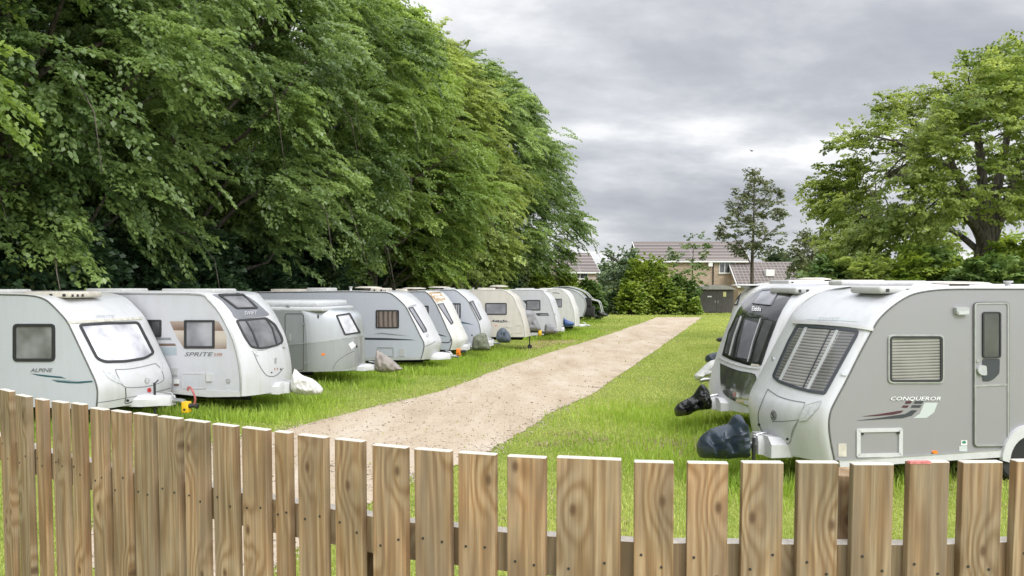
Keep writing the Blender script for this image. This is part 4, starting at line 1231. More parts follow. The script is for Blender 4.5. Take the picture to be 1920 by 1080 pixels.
c2.text('SWIFT', 457, 591, 24, 6.5, 'letter_pale', 'front', slope=-0.06, off=0.016)
c2.window(rp_([(441, 600), (470, 597.5), (498, 595), (516, 608), (529, 632), (531, 642), (519, 649), (500, 653), (486, 655), (470, 651.5), (458, 634)], 5), 3.2, 'pane_dim', where='front', name='front_window', bars=[([(459, 598.5), (473, 622), (485, 654)], 2.8), ([(497, 596), (510, 616), (519, 648)], 2.4)])
c2.line([(474, 657), (484, 681), (497, 701), (508, 706), (520, 702.5), (531, 690)], 1.4)
c2.line([(474, 657), (490, 657), (510, 651), (530, 641)], 1.0)
c2.patch('headlight', rp_([(471, 657), (483, 657.5), (485, 668), (479, 666)], 1.5), 'lamp_glass', 'front', 0.012, 0.01)
c2.patch('grab_handle', rp_([(528, 642), (534, 645), (534, 653), (529, 652)], 2), 'plastic_grey', 'front', 0.03, 0.03)
c2.patch('badge', rp_([(514, 671), (518.5, 671), (518, 682), (514.5, 682)], 1.5), 'trim', 'front', 0.008, 0.006)
c2.patch('sticker', [[(514, 690), (516, 690), (516, 694), (514, 694)], [(519, 689.5), (521, 689.5), (521, 693.5), (519, 693.5)]], 'pale_red', 'front'); c2.blob('lid_lock', 509, 698.5, 1.2, 1.3, 'rubber'); c2.blob('lid_lock', 526, 692, 1.2, 1.3, 'rubber')
c2.roof_box('roof_light', 330, 420, 0.08, -0.7, 0.1, 'vent_white'); c2.roof_box('roof_light', 190, 258, 0.07, -0.6, 0.2, 'vent_white')
hp2 = c2.hitch(0.9, z=0.50, end=(556, 728), th=0.12, w0=0.5, jockey=False); c2.wheels(2.9)

c3 = Van('caravan', 'compact retro silver caravan with a white pop-up roof and rounded rippled metal front', GL, (577, 697), 0.40, 12, False, 1.9,
         [(360, 589), (440, 584), (500, 581), (540, 579.5), (557, 580), (566, 584), (571, 596), (574, 620), (576, 650), (577, 680), (577, 697)], 4.6, 'aluminium', 'aluminium', 'plastic_white', bulge=1.05, r=0.05, seam_mat='aluminium', seam_w=0.004)
c3.patch('lower_skin', [(400, 650), (541, 646), (576, 643.5), (577.5, 697), (541, 698.5), (400, 701)], 'aluminium_low', off=0.003)
c3.patch('lower_skin', [(577, 643.5), (610, 640), (650, 634), (679, 629), (679.5, 655), (679, 683), (655, 691), (628, 696), (600, 697), (577.5, 697)], 'aluminium_low', 'front', 0.004)
c3.ring('door', rect(534, 587.5, 570, 695, 6), 1.6, 'seam', off=0.008, thick=0.006); c3.patch('door_handle', rp_([(540, 627), (544.5, 626), (545, 640), (540.5, 641)], 1.8), 'trim', off=0.03, thick=0.03)
c3.patch('hinge', rect(567, 606, 573, 609), 'trim', off=0.02, thick=0.015); c3.patch('hinge', rect(571, 679, 578, 683), 'trim', off=0.02, thick=0.015)
c3.patch('waist_moulding', stroke([(400, 650), (541, 646), (577, 643.5)], 2.2), 'trim', off=0.014, thick=0.012)
c3.patch('waist_moulding', stroke([(577, 643.5), (610, 640), (650, 634), (679.5, 629)], 2.2), 'trim', 'front', 0.014, 0.012)
c3.window(rp_([(629, 590.5), (656, 587), (676, 624.5), (646, 629)], 2.5), 3.0, 'pane_screen', where='front', name='front_window')
c3.blob('marker_light', 606, 664.5, 4, 2.2, 'orange'); c3.patch('sticker', [(653, 645), (661, 640), (667, 648), (659, 655)], 'paper', 'front', 0.009)
c3.patch('catch', rect(595, 590, 598, 597), 'rubber', 'front', 0.02, 0.02); c3.line([(624, 693), (630, 680), (645, 668), (664, 658)], 1.4)
c3.blob('grommet', 668.5, 649.5, 1.6, 2.6, 'rubber')
bm = bmesh.new()
for (za, zb_, y_, xa, xb, bv) in ((-0.04, 0.07, 0.955, -4.2, -0.02, 0.035), (0.05, 0.23, 0.90, -4.1, -0.16, 0.07)):
    zr_ = max(p.y for p in c3.prof) - 0.02
    add_box(bm, (xa, -y_, zr_ + za), (xb + 0.45, y_, zr_ + zb_), bev=bv)
obj('pop_up_roof', bm, simple('pale_grey_roof_shell', (0.52, 0.53, 0.54), 0.4, var=0.1), c3.root, R(50))
bm = bmesh.new(); add_box(bm, (-0.55, -0.97, zr_ + 0.07), (-0.47, -0.86, zr_ + 0.13), bev=0.01); obj('roof_catch', bm, M['trim'], c3.root)
hp3 = c3.hitch(1.0, z=0.45, end=(712, 681), th=0.08, w0=0.45, jockey=False); c3.wheels(2.3)

c4 = Van('caravan', 'long blue-grey caravan with brown-curtained window and dark waist stripe beside the retro one', GL, (789, 674), 0.40, 12, False, 1.6,
         [(470, 549), (640, 547), (695, 547.8), (727, 549), (740, 555.5), (751, 565), (761, 576), (769.6, 592.6), (779, 611), (788, 629.6), (793.7, 640.7), (795, 649), (793, 660), (789, 674)], 6.2, 'pale_blue', 'white', bulge=0.16, r=0.03, seam_w=0.016)
c4.window(rect(704.8, 581.2, 748.3, 615.4, 3), 2.4, 'pane_brown')
c4.patch('stripe', [(600, 633), (680, 633), (730, 634), (770, 636.5), (780, 638), (725, 637.6), (680, 637), (600, 637)], 'charcoal'); c4.patch('swoosh', [(699, 627), (714, 623.7), (736, 626), (768, 630.5), (736, 628.5), (714, 626)], 'grey_vinyl')
c4.ring('hatch', rect(707.6, 651, 738, 668.5, 1), 1.2, 'trim'); c4.patch('fridge_vent', rect(749, 653.7, 758.5, 668.5, 1), 'plastic_grey', off=0.02, thick=0.02)
c4.patch('skirt', [(680, 670), (789, 669), (789, 674.5), (680, 676)], 'plastic_grey', off=0.012, thick=0.01)
c4.patch('roof_gutter', stroke([(761, 576.5), (771, 574), (780, 572)], 2.5), 'trim', 'front', 0.012, 0.01)
c4.window([Vector(p) for p in [(765, 577.5), (774, 576), (799, 617), (800, 622), (793.5, 624)]], 1.2, 'pane_mid', where='front', name='front_window')
c4.blob('grab_handle', 801.5, 629, 2.2, 3.2, 'plastic_grey', off=0.02, thick=0.02); c4.line([(797, 650), (808, 645), (816, 640)], 1.2)
c4.roof_disc('roof_vent', 690, 0.42, 0.16, -0.1, 'vent_beige'); c4.roof_box('roof_light', 702, 728, 0.09, -0.7, 0.1, 'vent_beige', notch=2); c4.chimney(660, -0.5)
c4.roof_box('roof_light', 515, 565, 0.08, -0.6, 0.1, 'vent_beige'); c4.roof_box('roof_light', 586, 626, 0.10, -0.6, 0.1, 'vent_white')
hp4 = c4.hitch(1.0, z=0.45, end=(853, 664), jockey=False); c4.wheels(3.0)

c5 = Van('caravan', 'pale caravan with orange-brown stained roof cap and dirty front', GL, (843, 656), 0.40, 12, False, 1.65,
         [(640, 549), (743, 547.8), (792, 547), (798, 547.8), (807, 555.5), (813, 564), (818, 572), (829, 596), (838, 616.7), (845.5, 633), (847, 642.6), (843, 656)], 5.6, 'pale_blue', 'white_mossy', 'white_mossy', bulge=0.26, r=0.03, seam_w=0.016)
c5.window(rect(770, 573, 804, 606.5, 2.5), 2.6, 'pane_grey')
c5.patch('swoosh', [(800, 620), (812, 622), (839, 631.5), (818, 628), (804, 624)], 'charcoal')
M['rust_stain'] = simple('rusty_algae_stain', (0.44, 0.31, 0.19), 0.7, var=0.4, scale=9)
c5.patch('roof_cap', rp_([(799.5, 548.5), (824, 547.6), (836, 561.5), (818, 566), (808.5, 556)], 1.5), 'rust_stain', 'front', 0.005)
c5.window([Vector(p) for p in [(819.6, 570), (831, 568.5), (850, 605.5), (845.5, 609)]], 1.1, 'pane_mid', where='front', name='front_window')
c5.line([(826, 642), (842, 642), (846, 634)], 1.6, 'rubber', 'side'); c5.patch('roof_gutter', stroke([(817, 567), (831, 565)], 2), 'ledge', 'front', 0.012, 0.01)
c5.roof_disc('roof_vent', 774, 0.42, 0.15, -0.1, 'vent_beige'); c5.roof_box('roof_light', 746, 768, 0.08, -0.6, 0.0, 'vent_beige')
hp5 = c5.hitch(1.0, z=0.45, end=(888, 647), jockey=False); c5.wheels(2.8)

c6 = Van('caravan', 'pale grey caravan with curling teal line and net curtains, slate-blue cover on its hitch', GL, (899, 648), 0.40, 11, False, 1.6,
         [(760, 546), (843, 544), (853, 544.4), (862, 550), (877, 564), (886, 581.5), (895.5, 600), (899, 611), (900.5, 624), (899, 648)], 5.4, 'pale_blue', 'white', bulge=0.16, r=0.03, seam_w=0.015)
c6.window(rect(829, 568.5, 864, 597, 2), 2.4, 'pane_curtain'); c6.patch('swoosh', [(851, 601), (868, 603.5), (890, 609), (868, 606.5), (853, 604.5)], 'teal')
c6.window([Vector(p) for p in [(880, 566), (887, 565), (903, 598), (899, 601.5)]], 1.0, 'pane_mid', where='front', name='front_window'); c6.blob('water_inlet', 885, 628.5, 1.3, 1.8, 'rubber', 'side')
c6.patch('roof_gutter', stroke([(877.5, 565.5), (888, 563.5)], 1.8), 'trim', 'front', 0.012, 0.01)
c6.roof_disc('roof_vent', 826, 0.42, 0.15, -0.1, 'vent_beige'); c6.roof_box('roof_light', 835, 850, 0.05, -0.6, 0.0, 'vent_white')
hp6 = c6.hitch(1.0, z=0.45, end=(932, 637), jockey=False); c6.wheels(2.8)

c7 = Van('caravan', 'cream caravan with dark script and one wide window, tall grey cover on its hitch', GL, (984, 632), 0.55, 3, False, 1.9,
         [(790, 546), (865.5, 545), (939.6, 544.4), (952.6, 549), (962, 557), (969, 574), (975, 587), (980, 603.7), (982.5, 616), (984, 632)], 5.6, 'cream', 'cream', bulge=0.18, r=0.03, seam_mat='trim')
c7.window(rect(910, 568, 950.2, 590.2, 2.5), 2.0, 'pane_mid'); c7.patch('script_flourish', [[Vector((x, 602.6 - h)), Vector((x + 3.4, 602.8 - h)), Vector((x + 2.8, 603.0)), Vector((x - 0.6, 602.8))] for x, h in ((924, 3.0), (929, 2.0), (933, 2.4), (938, 1.8), (943, 3.0), (947.5, 1.8))], 'charcoal'); c7.patch('script_rule', [(915, 602.5), (940, 603.6), (960, 603.2), (940, 604.8)], 'charcoal')
c7.blob('marker_light', 930, 610, 1.7, 1.0, 'orange', 'side'); c7.ring('hatch', rect(966, 609.5, 978, 625, 1), 1.0, 'vent_beige'); c7.ring('hatch', rect(946, 613, 961, 627, 1), 0.9, 'vent_beige')
c7.roof_box('roof_light', 895, 930, 0.07, -0.6, 0.1, 'vent_beige'); c7.roof_disc('roof_vent', 934, 0.38, 0.2, 0.1, 'vent_beige'); c7.chimney(887, -0.4, 0.09)
hp7 = c7.hitch(0.9, z=0.62, end=(1014, 627), th=0.06, w0=0.35, m='plastic_grey', jx=-0.45, handle=False); c7.wheels(2.9)

c8 = Van('caravan', 'white caravan with a dark winged logo and rounded front past the cream one', GL, (1043, 621), 0.40, 5, False, 1.9,
         [(900, 545), (956, 544.4), (1012, 544), (1019, 548), (1028.5, 559), (1034, 574), (1038, 587), (1042, 604), (1043, 613), (1043, 621)], 5.4, 'bright_grey', 'white', bulge=0.22, r=0.04, seam_mat='trim', seam_w=0.014)
c8.window(rect(986.5, 562.4, 1013.3, 582, 2), 1.8, 'pane_mid'); c8.patch('decal', [(980, 563), (986.5, 563), (986.5, 571)], 'charcoal'); c8.patch('decal', [(1003.5, 587.5), (1010, 587), (1027, 587), (1030, 592), (1008, 592)], 'charcoal'); c8.patch('decal_light', [(1012, 589), (1026, 588.4), (1027, 590.6), (1014, 591)], 'grey_vinyl', off=0.007)
c8.blob('lamp', 1040, 589, 2.2, 2.0, 'lamp_glass', 'side')
c8.roof_box('roof_light', 968, 1000, 0.07, -0.6, 0.1, 'vent_white'); hp8 = c8.hitch(0.9, z=0.45, end=(1054, 617), jockey=False); c8.wheels(2.8)

c9 = Van('caravan', 'small off-white caravan with a domed front and square window behind the blue bag', GL, (1077, 612), 0.40, 6, False, 1.9,
         [(960, 544), (1012, 543.5), (1045, 542.6), (1056, 545), (1065.5, 555.5), (1071, 570), (1075, 581.5), (1076.7, 598), (1077, 612)], 4.8, 'white_small', 'white_small', bulge=0.22, r=0.05, seam_mat='trim')
c9.window(rect(1032, 560, 1053.5, 576, 1), 1.2, 'pane_mid'); c9.patch('script_flourish', stroke(smooth_pts([(1036, 549.5), (1039, 548.8), (1042, 549.6), (1045, 549.2), (1049, 551)], 4), 1.1), 'charcoal')
c9.roof_box('roof_light', 1012, 1035, 0.06, -0.5, 0.1, 'cream'); hp9 = c9.hitch(0.9, z=0.42, end=(1102, 602), jockey=False, th=0.06, w0=0.3); c9.wheels(2.4)
c9.patch('bumper_step', rect(1040, 593, 1052, 610, 1), 'plastic_white', off=0.02, thick=0.02)

c10 = Van('teardrop_caravan', 'silver teardrop caravan with a porthole, bent tube frame and black storage nose', GL, (1092, 594), 0.45, 10, False, 1.8,
          [(1035, 545), (1050, 541.5), (1064, 541.5), (1077, 545), (1088, 551), (1095, 559), (1098, 570), (1097, 581), (1092, 594)], 4.4, 'bright_grey', 'aluminium', bulge=0.1, r=0.03, seam_mat='metal', seam_w=0.03, cat='caravan')
c10.ring('porthole', [Vector((1073.5 + 4.2 * math.cos(k * .3927), 562.6 + 4.4 * math.sin(k * .3927))) for k in range(16)], 1.3, 'rubber'); c10.blob('porthole_pane', 1073.5, 562.6, 2.9, 3.1, 'pane_dim', 'side')
bm = bmesh.new(); x0 = c10.prof[0].x
add_box(bm, (x0 + 0.05, -0.75, 0.5), (x0 + 0.75, 0.75, 1.15), bev=0.06); add_box(bm, (x0 + 0.1, -0.8, 1.15), (x0 + 0.6, -0.2, 1.75), bev=0.05)
obj('storage_box', bm, M['under'], c10.root, R(50))
bm = bmesh.new()
for y_ in (-0.75, 0.75):
    add_tube(bm, smooth_pts([Vector((x0 - 2.2, y_, 2.40)), Vector((x0 - 1.0, y_, 2.50)), Vector((x0 + 0.1, y_, 2.15)), Vector((x0 + 0.6, y_, 1.65)), Vector((x0 + 1.1, y_, 1.45)), Vector((x0 + 1.3, y_, 0.75))], 5), 0.035, 8)
for q in ((x0 - 1.0, 2.50), (x0 + 0.1, 2.15), (x0 + 1.1, 1.45)): add_tube(bm, [(q[0], -0.75, q[1]), (q[0], 0.75, q[1])], 0.04, 8)
obj('tube_frame', bm, M['plastic_grey'], c10.root, R(60))
hp10 = c10.hitch(1.0, z=0.5, end=(1138, 590), th=0.07, w0=0.4, m='dark_metal', jockey=False); c10.wheels(2.0)

# ================================================================== caravans, right row
c11 = Van('caravan', 'silver-grey caravan with white front, lowered blinds and a door on its side', GR, (1566, 866), 0.42, 15, True, 1.72,
          [(2100, 542), (1920, 542.6), (1816, 542.6), (1761, 544), (1720, 550), (1694, 561), (1668, 579.6), (1648, 600), (1635, 622), (1612.6, 663), (1586.7, 715), (1568, 750), (1558, 772), (1555, 796), (1558, 826), (1566, 866)], 6.4, 'silver', 'white', bulge=0.26, r=0.045, seam_mat='seam', seam_w=0.011)
c11.window(rect(1664, 627.5, 1768.5, 718.5, 9), 3.0, 'pane_blind', 'trim'); c11.ring('window_seal', rect(1666.6, 630, 1766, 716, 8), 4.0, 'rubber', off=0.020, thick=0.01)
d = c11.patch('door', rect(1823.5, 566, 1890.5, 838, 9, -0.01), 'silver', off=0.012, thick=0.012)
c11.ring('door_seal', rect(1823.5, 566, 1890.5, 838, 9, -0.01), 1.6, 'seam', off=0.018, thick=0.012, parent=d); c11.ring('door_trim', inset(rect(1823.5, 566, 1890.5, 838, 9, -0.01), 1.6), 2.4, 'trim', off=0.024, thick=0.014, parent=d)
c11.patch('door_window', rect(1840.5, 585.5, 1872.8, 670, 6), 'pane_dark', off=0.022, parent=d); c11.ring('door_window_frame', rect(1839.6, 584.4, 1873.7, 671, 6), 2.6, 'rubber', off=0.032, thick=0.02, parent=d)
c11.patch('door_panel', rp_([(1840, 672.5), (1873, 672.5), (1872, 700), (1862, 710), (1853, 715), (1840, 715)], 4), 'charcoal', off=0.017, parent=d)
c11.patch('door_handle', rp_([(1828, 690), (1834, 684), (1844, 685), (1845, 703), (1835, 703), (1829, 698)], 3), 'plastic_grey', off=0.05, thick=0.038, parent=d); c11.blob('door_lock', 1830.5, 676, 3, 3, 'metal', 'side', 0.03, 0.02, parent=d)
c11.patch('door_rail', stroke([(1824, 723.5), (1889, 721)], 3), 'trim', off=0.020, thick=0.008, parent=d)
c11.patch('awning_lamp', rp_([(1787, 575.5), (1812.5, 576), (1811.5, 590.5), (1790, 590.5)], 3), 'plastic_grey', off=0.05, thick=0.05); c11.patch('lamp_lens', rp_([(1790, 583), (1811, 583), (1810, 589), (1792, 589)], 1), 'lamp_glass', off=0.055, thick=0.004)
c11.text('CONQUEROR', 1669, 750.5, 94, 7.0, 'letter_white', shear=0.25, off=0.010); c11.text('CONQUEROR', 1669.8, 751.3, 94, 7.0, 'fine_line', shear=0.25, off=0.006)
c11.patch('stripe', [(1614, 781), (1650, 776), (1683, 770.5), (1694, 769.5), (1689, 774), (1674, 777.5), (1645, 780)], 'maroon')
c11.patch('stripe', [(1602, 789), (1650, 783), (1697, 776), (1709, 769), (1720, 769), (1709, 779.5), (1692, 784), (1665, 785.5)], 'charcoal')
for q, mm in (((1697.5, 752, 1708.5, 757), 'maroon'), ((1714, 752, 1730, 757), 'charcoal'), ((1691.5, 760, 1702.5, 764.5), 'maroon'), ((1708.5, 759.5, 1726, 764.5), 'charcoal')):
    c11.patch('stripe_block', [(q[0] + 1.5, q[1]), (q[2] + 1.5, q[1]), (q[2] - 1.5, q[3]), (q[0] - 1.5, q[3])], mm)
c11.patch('stripe', [(1733, 755), (1758, 755), (1751, 773), (1737, 783.5), (1712, 784), (1724, 776)], 'light_vinyl', off=0.003)
c11.ring('hatch', rect(1605, 803.5, 1691, 857.5, 4, -0.02), 7, 'plastic_white', off=0.018, thick=0.016)
for q in ((1615.5, 813), (1683, 811)): c11.blob('hatch_lock', q[0], q[1], 2.4, 2.6, 'dark_metal', 'side', 0.022, 0.004)
c11.patch('reflector', rect(1571.5, 831.5, 1586.7, 856), 'vent_beige', off=0.006, thick=0.004); c11.blob('marker_light', 1751.5, 847.5, 5, 3, 'orange', 'side', 0.02, 0.02)
c11.patch('sticker', rect(1801.5, 825.5, 1813, 835), 'paper'); c11.blob('sticker_mark', 1807, 829, 4.0, 2.8, 'green_sticker', 'side', 0.007, 0); c11.patch('sticker', rect(1798, 836, 1813, 846), 'light_vinyl')
c11.patch('skirt', [(1572, 864), (1700, 856), (1876, 843), (1876, 857), (1700, 868), (1574, 877)], 'plastic_white', off=0.018, thick=0.016); c11.patch('skirt_trim', stroke([(1570, 863), (1700, 855), (1876, 842.5)], 2), 'trim', off=0.024, thick=0.02)
arch = [Vector((1928 + 54 * math.cos(a), 862 - 66 * math.sin(a))) for a in [math.pi * k / 20 for k in range(21)]]; arch_i = [Vector((1928 + 40 * math.cos(a), 866 - 50 * math.sin(a))) for a in [math.pi * k / 20 for k in range(21)]]
c11.patch('wheel_arch', [[arch[k], arch[k + 1], arch_i[k + 1], arch_i[k]] for k in range(20)], 'plastic_white', off=0.05, thick=0.05)
c11.patch('wheel_well', arch_i, 'under', off=0.01)
# front
c11.patch('roof_ledge', stroke([(1489, 605), (1535, 607), (1590, 611.5), (1636, 618)], 6.5), 'vent_white', 'front', 0.03, 0.03)
c11.text('SWIFT', 1535, 601.5, 40, 6.5, 'letter_pale', 'front', slope=0.02); c11.patch('swoosh', [(1508, 599), (1530, 596.5), (1575, 597), (1612, 604), (1575, 601.5), (1530, 600)], 'light_vinyl', 'front', 0.004)
c11.window(rp_([(1495.5, 608.5), (1550, 612), (1611.5, 619.5), (1609, 629), (1578, 685), (1547.5, 740.5), (1522, 737), (1499, 731.5), (1475, 723.5), (1458.5, 716.7), (1448.5, 707), (1462, 676), (1478, 640)], 5), 5.0, 'pane_blind', 'charcoal', 'front', 'front_window',
           bars=[([(1514, 612), (1488, 664), (1461.5, 717)], 4.5, 'plastic_grey'), ([(1573, 616), (1543, 676), (1513, 734)], 5.0, 'plastic_grey'), ([(1560, 615), (1532, 674), (1505, 731)], 1.6, 'charcoal')])
M['pane_blind_dark'] = pane_mat('pane_tinted_blind', (0.02, 0.02, 0.021), (0.17, 0.165, 0.16), 'blind', 8.5)
c11.patch('side_pane', [(1501, 615), (1510, 616), (1485, 664), (1459, 713), (1452, 707), (1466, 676), (1482, 640)], 'pane_blind_dark', 'front', 0.010)
c11.patch('side_pane', [(1579, 619), (1606, 623), (1600, 636), (1574, 684), (1546, 735), (1519, 732), (1548, 676)], 'pane_blind_dark', 'front', 0.010)
c11.line([(1440, 729.5), (1450, 737), (1462, 744), (1485, 751), (1510, 755)], 1.6); c11.line([(1510, 755), (1505, 768), (1498, 786), (1480, 830)], 1.3, 'trim'); c11.line([(1448, 790), (1470, 790), (1498, 787)], 1.2)
c11.line([(1440, 730), (1430, 752), (1422, 776), (1425, 800), (1438, 817), (1460, 827), (1480, 831), (1487, 805), (1498, 787)], 1.4)
c11.blob('badge', 1451, 778.5, 5.4, 9.5, 'fine_line'); c11.blob('badge_face', 1451, 778.5, 3.9, 7.6, 'trim', off=0.013); c11.text('S', 1448, 784, 6, 11, 'charcoal', 'front', shear=0, off=0.018, name='badge_letter')
c11.patch('headlight', rp_([(1501, 777), (1514, 760), (1541, 752), (1536, 763), (1520, 780), (1514, 787), (1500, 789)], 3), 'lamp_glass', 'front', 0.014, 0.012); c11.ring('lamp_rim', rp_([(1500, 777), (1513, 759), (1542, 751), (1537, 763.5), (1521, 781), (1514.5, 788), (1499, 790)], 3), 1.4, 'plastic_grey', 'front', 0.018, 0.014)
c11.blob('marker_light', 1583, 701.5, 5.5, 3.6, 'lamp_glass', off=0.02, thick=0.02); c11.blob('marker_light', 1450, 672, 2, 3, 'lamp_glass', off=0.02, thick=0.02)
c11.blob('lid_lock', 1423.5, 796, 1.8, 2.4, 'rubber'); c11.blob('lid_lock', 1476.5, 823, 2.2, 2.4, 'rubber'); c11.line([(1438, 817), (1450, 821), (1462, 824)], 3.0, 'fine_line')
c11.roof_box('roof_light', 1625, 1755, 0.075, 0.15, 0.72, 'vent_white', notch=3, lift=0.01, bev=0.035); c11.roof_disc('roof_vent', 1802, 0.34, 0.10, 0.3, 'vent_beige'); c11.chimney(1894, 0.5, 0.10)
c11.roof_box('aerial', 1560, 1700, 0.05, -0.7, -0.4, 'vent_white', lift=0.06)
hp11 = c11.hitch(0.9, z=0.50, end=(1400, 838), th=0.13, w0=0.55, jx=-0.06, handle=False); c11.wheels(2.83, 0.33)
c11.text('AL-KO', 1416, 846, 18, 4, 'red', 'side') if False else None

c12 = Van('caravan', 'white caravan with a gloss black upper front and a bronze mirror locker lid', GR, (1432, 776), 0.42, 14, True, 1.72,
          [(1760, 541), (1640, 541), (1580, 541), (1545, 546), (1520, 557), (1500, 573), (1484, 593), (1470, 620), (1452, 668), (1438, 715), (1431, 750), (1432, 776)], 6.2, 'bright_grey', 'white', bulge=0.28, r=0.08, seam_mat='trim', seam_w=0.014)
c12.patch('black_panel', [Vector(p) for p in [(1425, 541.5), (1465, 540.5), (1503, 541), (1484, 555), (1468, 580), (1458, 601), (1443, 641), (1428, 685), (1403, 685), (1371, 675), (1354, 666), (1366, 622), (1382, 586), (1396, 560), (1412, 546)]], 'black_gloss', 'front', 0.007, step=2.2)
c12.window(rp_([(1409, 570), (1428, 545), (1464, 542), (1446, 574)], 3), 1.6, 'pane_mid', 'dark_grey_gloss', 'front', 'sunroof', off=0.014)  # a light reflection is put into the sunroof's pale pane colour
c12.text('Elddis', 1411, 583.5, 17, 8.0, 'letter_white', 'front', shear=0.1, slope=0.08, off=0.022)
c12.window(rp_([(1384, 590), (1420, 594), (1455, 600), (1440, 640), (1425, 682), (1403, 682), (1371, 671), (1357, 664), (1368, 622)], 4), 3.0, 'pane_dark', 'black_gloss', 'front', 'front_window', off=0.018,
           bars=[([(1392, 592), (1378, 632), (1369, 668)], 2.4, 'plastic_grey'), ([(1397, 593), (1385, 632), (1377, 672)], 3.2), ([(1434, 597), (1419, 640), (1409, 680)], 2.6), ([(1428, 596), (1413, 640), (1403, 679)], 1.4, 'plastic_grey')])
c12.patch('window_blind', rp_([(1399, 600), (1423, 607), (1407, 675), (1383, 670)], 3), 'pane_mid', 'front', 0.024)
c12.line([(1348, 669), (1372, 680), (1403, 688), (1425, 690)], 4.0, 'plastic_white', off=0.02); c12.patch('latch', [(1410, 682), (1424, 684), (1423, 687.5), (1409, 686)], 'vent_beige', 'front', 0.024, 0.02)
c12.patch('locker_lid', smooth_pts([(1351, 682), (1380, 694), (1416, 702), (1416, 725), (1409, 761), (1385, 755), (1360, 740), (1352, 720), (1351, 682)], 4)[:-1], 'mirror_panel', 'front', 0.010, 0.008)
c12.line([(1351, 682), (1380, 694), (1416, 702)], 1.4, 'rubber', off=0.014); c12.line([(1416, 702), (1416, 725), (1409, 761)], 1.2, 'rubber', off=0.014)
c12.patch('badge', rp_([(1376, 719), (1381.5, 720), (1381, 727), (1375.5, 726)], 1.5), 'dark_grey_gloss', 'front', 0.018); c12.patch('warning_sticker', [(1378, 733.5), (1381, 739), (1378, 745), (1375, 739)], 'pale_red', 'front', 0.016); c12.patch('latch', rp_([(1397, 750), (1406, 751.5), (1405, 759), (1396, 757)], 1), 'plastic_grey', 'front', 0.03, 0.02)
c12.roof_box('roof_light', 1470, 1545, 0.09, 0.0, 0.8, 'vent_white', notch=4); c12.roof_box('roof_light', 1590, 1700, 0.09, -0.4, 0.6, 'vent_white', lift=0.02); c12.roof_disc('roof_vent', 1725, 0.4, 0.12, 0.1, 'vent_white')
hp12 = c12.hitch(0.95, z=0.50, end=(1318, 762), th=0.11, w0=0.55, jockey=False); c12.text('AL-KO', 1362, 772, 17, 3.6, 'charcoal', 'front', shear=0.2) if False else None

labels_r = ['white caravan with narrow dark front window, just behind the black-fronted one',
            'white caravan mostly hidden in the right row, only its roof and round vent showing',
            'white caravan far down the right row, only its flat roof and low roof box showing']
for i, (bx, by, ro) in enumerate([(1425, 724, 534), (1428, 686, 536), (1432, 662, 537)]):
    hd = 13
    dx_ = (bx - 1425) + 14
    v = Van('caravan', labels_r[i], GR, (bx + 14, by), 0.42, hd, True, 1.65,
            [(1640 + dx_ - 30 * i, ro), (1540 + dx_ - 20 * i, ro), (1478 + dx_ - 8 * i, ro + 5), (1455 + dx_, ro + 20 - 3 * i), (1440 + dx_, ro + 45 - 8 * i), (1430 + dx_, ro + 85 - 20 * i), (1424 + dx_, by - 50 + 10 * i), (bx + 14, by)], 5.8, 'bright_grey', 'white_small', bulge=0.22, r=0.08, seam_mat='trim', seam_w=0.014)
    if i == 0:
        v.window(rp_([(1379, 549), (1389, 548), (1384, 572), (1375, 573)], 2), 1.6, 'pane_dim', where='front', name='front_window')
        v.roof_disc('roof_vent', 1402, 0.34, 0.10, -0.5, 'vent_white'); v.roof_box('roof_light', 1462, 1530, 0.10, -0.2, 0.6, 'vent_white', notch=3); v.roof_disc('roof_vent', 1522, 0.38, 0.16, 0.0, 'vent_beige')
        v.roof_box('roof_light', 1560, 1640, 0.08, -0.2, 0.6, 'vent_beige')
        hp13 = v.hitch(0.95, z=0.5, end=(1322, 700), jockey=False)
    elif i == 1:
        v.roof_disc('roof_vent', 1565, 0.45, 0.16, 0.0, 'vent_beige'); v.roof_box('roof_light', 1500, 1545, 0.09, -0.4, 0.4, 'vent_white')
    else:
        v.roof_box('roof_light', 1590, 1660, 0.10, -0.5, 0.5, 'vent_beige'); v.roof_disc('roof_vent', 1685, 0.5, 0.14, 0.2, 'vent_white')
    v.wheels(2.8)

# ================================================================== covers, bags, locks on the hitches
def lock(loc, rz, mname, label, group=None):
    r = empty('hitch_lock', loc, rz); tag(r, label, 'hitch lock', group)
    bm = bmesh.new(); add_box(bm, (-0.065, -0.06, -0.10), (0.065, 0.06, 0.10), bev=0.012); obj('lock_body', bm, M[mname], r, R(50))
    bm = bmesh.new(); add_cyl(bm, (0.0, -0.062, -0.04), (0, 1, 0), 0.022, 0.008, 12); add_tube(bm, [(0.06, 0, 0.02), (0.16, 0.02, 0.03), (0.22, 0.02, 0.01)], [0.045, 0.04, 0.05], 10); obj('keyway', bm, M['dark_metal'], r, R(50))
    return r
YL = hp1.y - 0.12
p = onY(349.5, 763, YL); lock(p, c1.rz, 'yellow', 'yellow hitch lock on the coupling of the caravan with the teal swoosh')
cr_ = smooth_pts([onY(363, 762, YL - .02), onY(366, 748, YL - .05), onY(362, 735, YL - .05), onY(357, 726.5, YL), onY(352.5, 727, YL), onY(353, 733, YL)], 6)
bm = bmesh.new(); add_tube(bm, cr_, 0.02, 8); tag(obj('breakaway_cable', bm, simple('pink_red_cable', (0.40, 0.12, 0.11), 0.5, var=0.3), None, R(60), loc=tuple(cr_[0])), 'looped reddish cable standing up beside the yellow hitch lock', 'cable')
p = onY(860, 660, hp4.y - 0.05); lock(p, c4.rz, 'orange', 'orange hitch lock on the drawbar of the long blue-grey caravan')
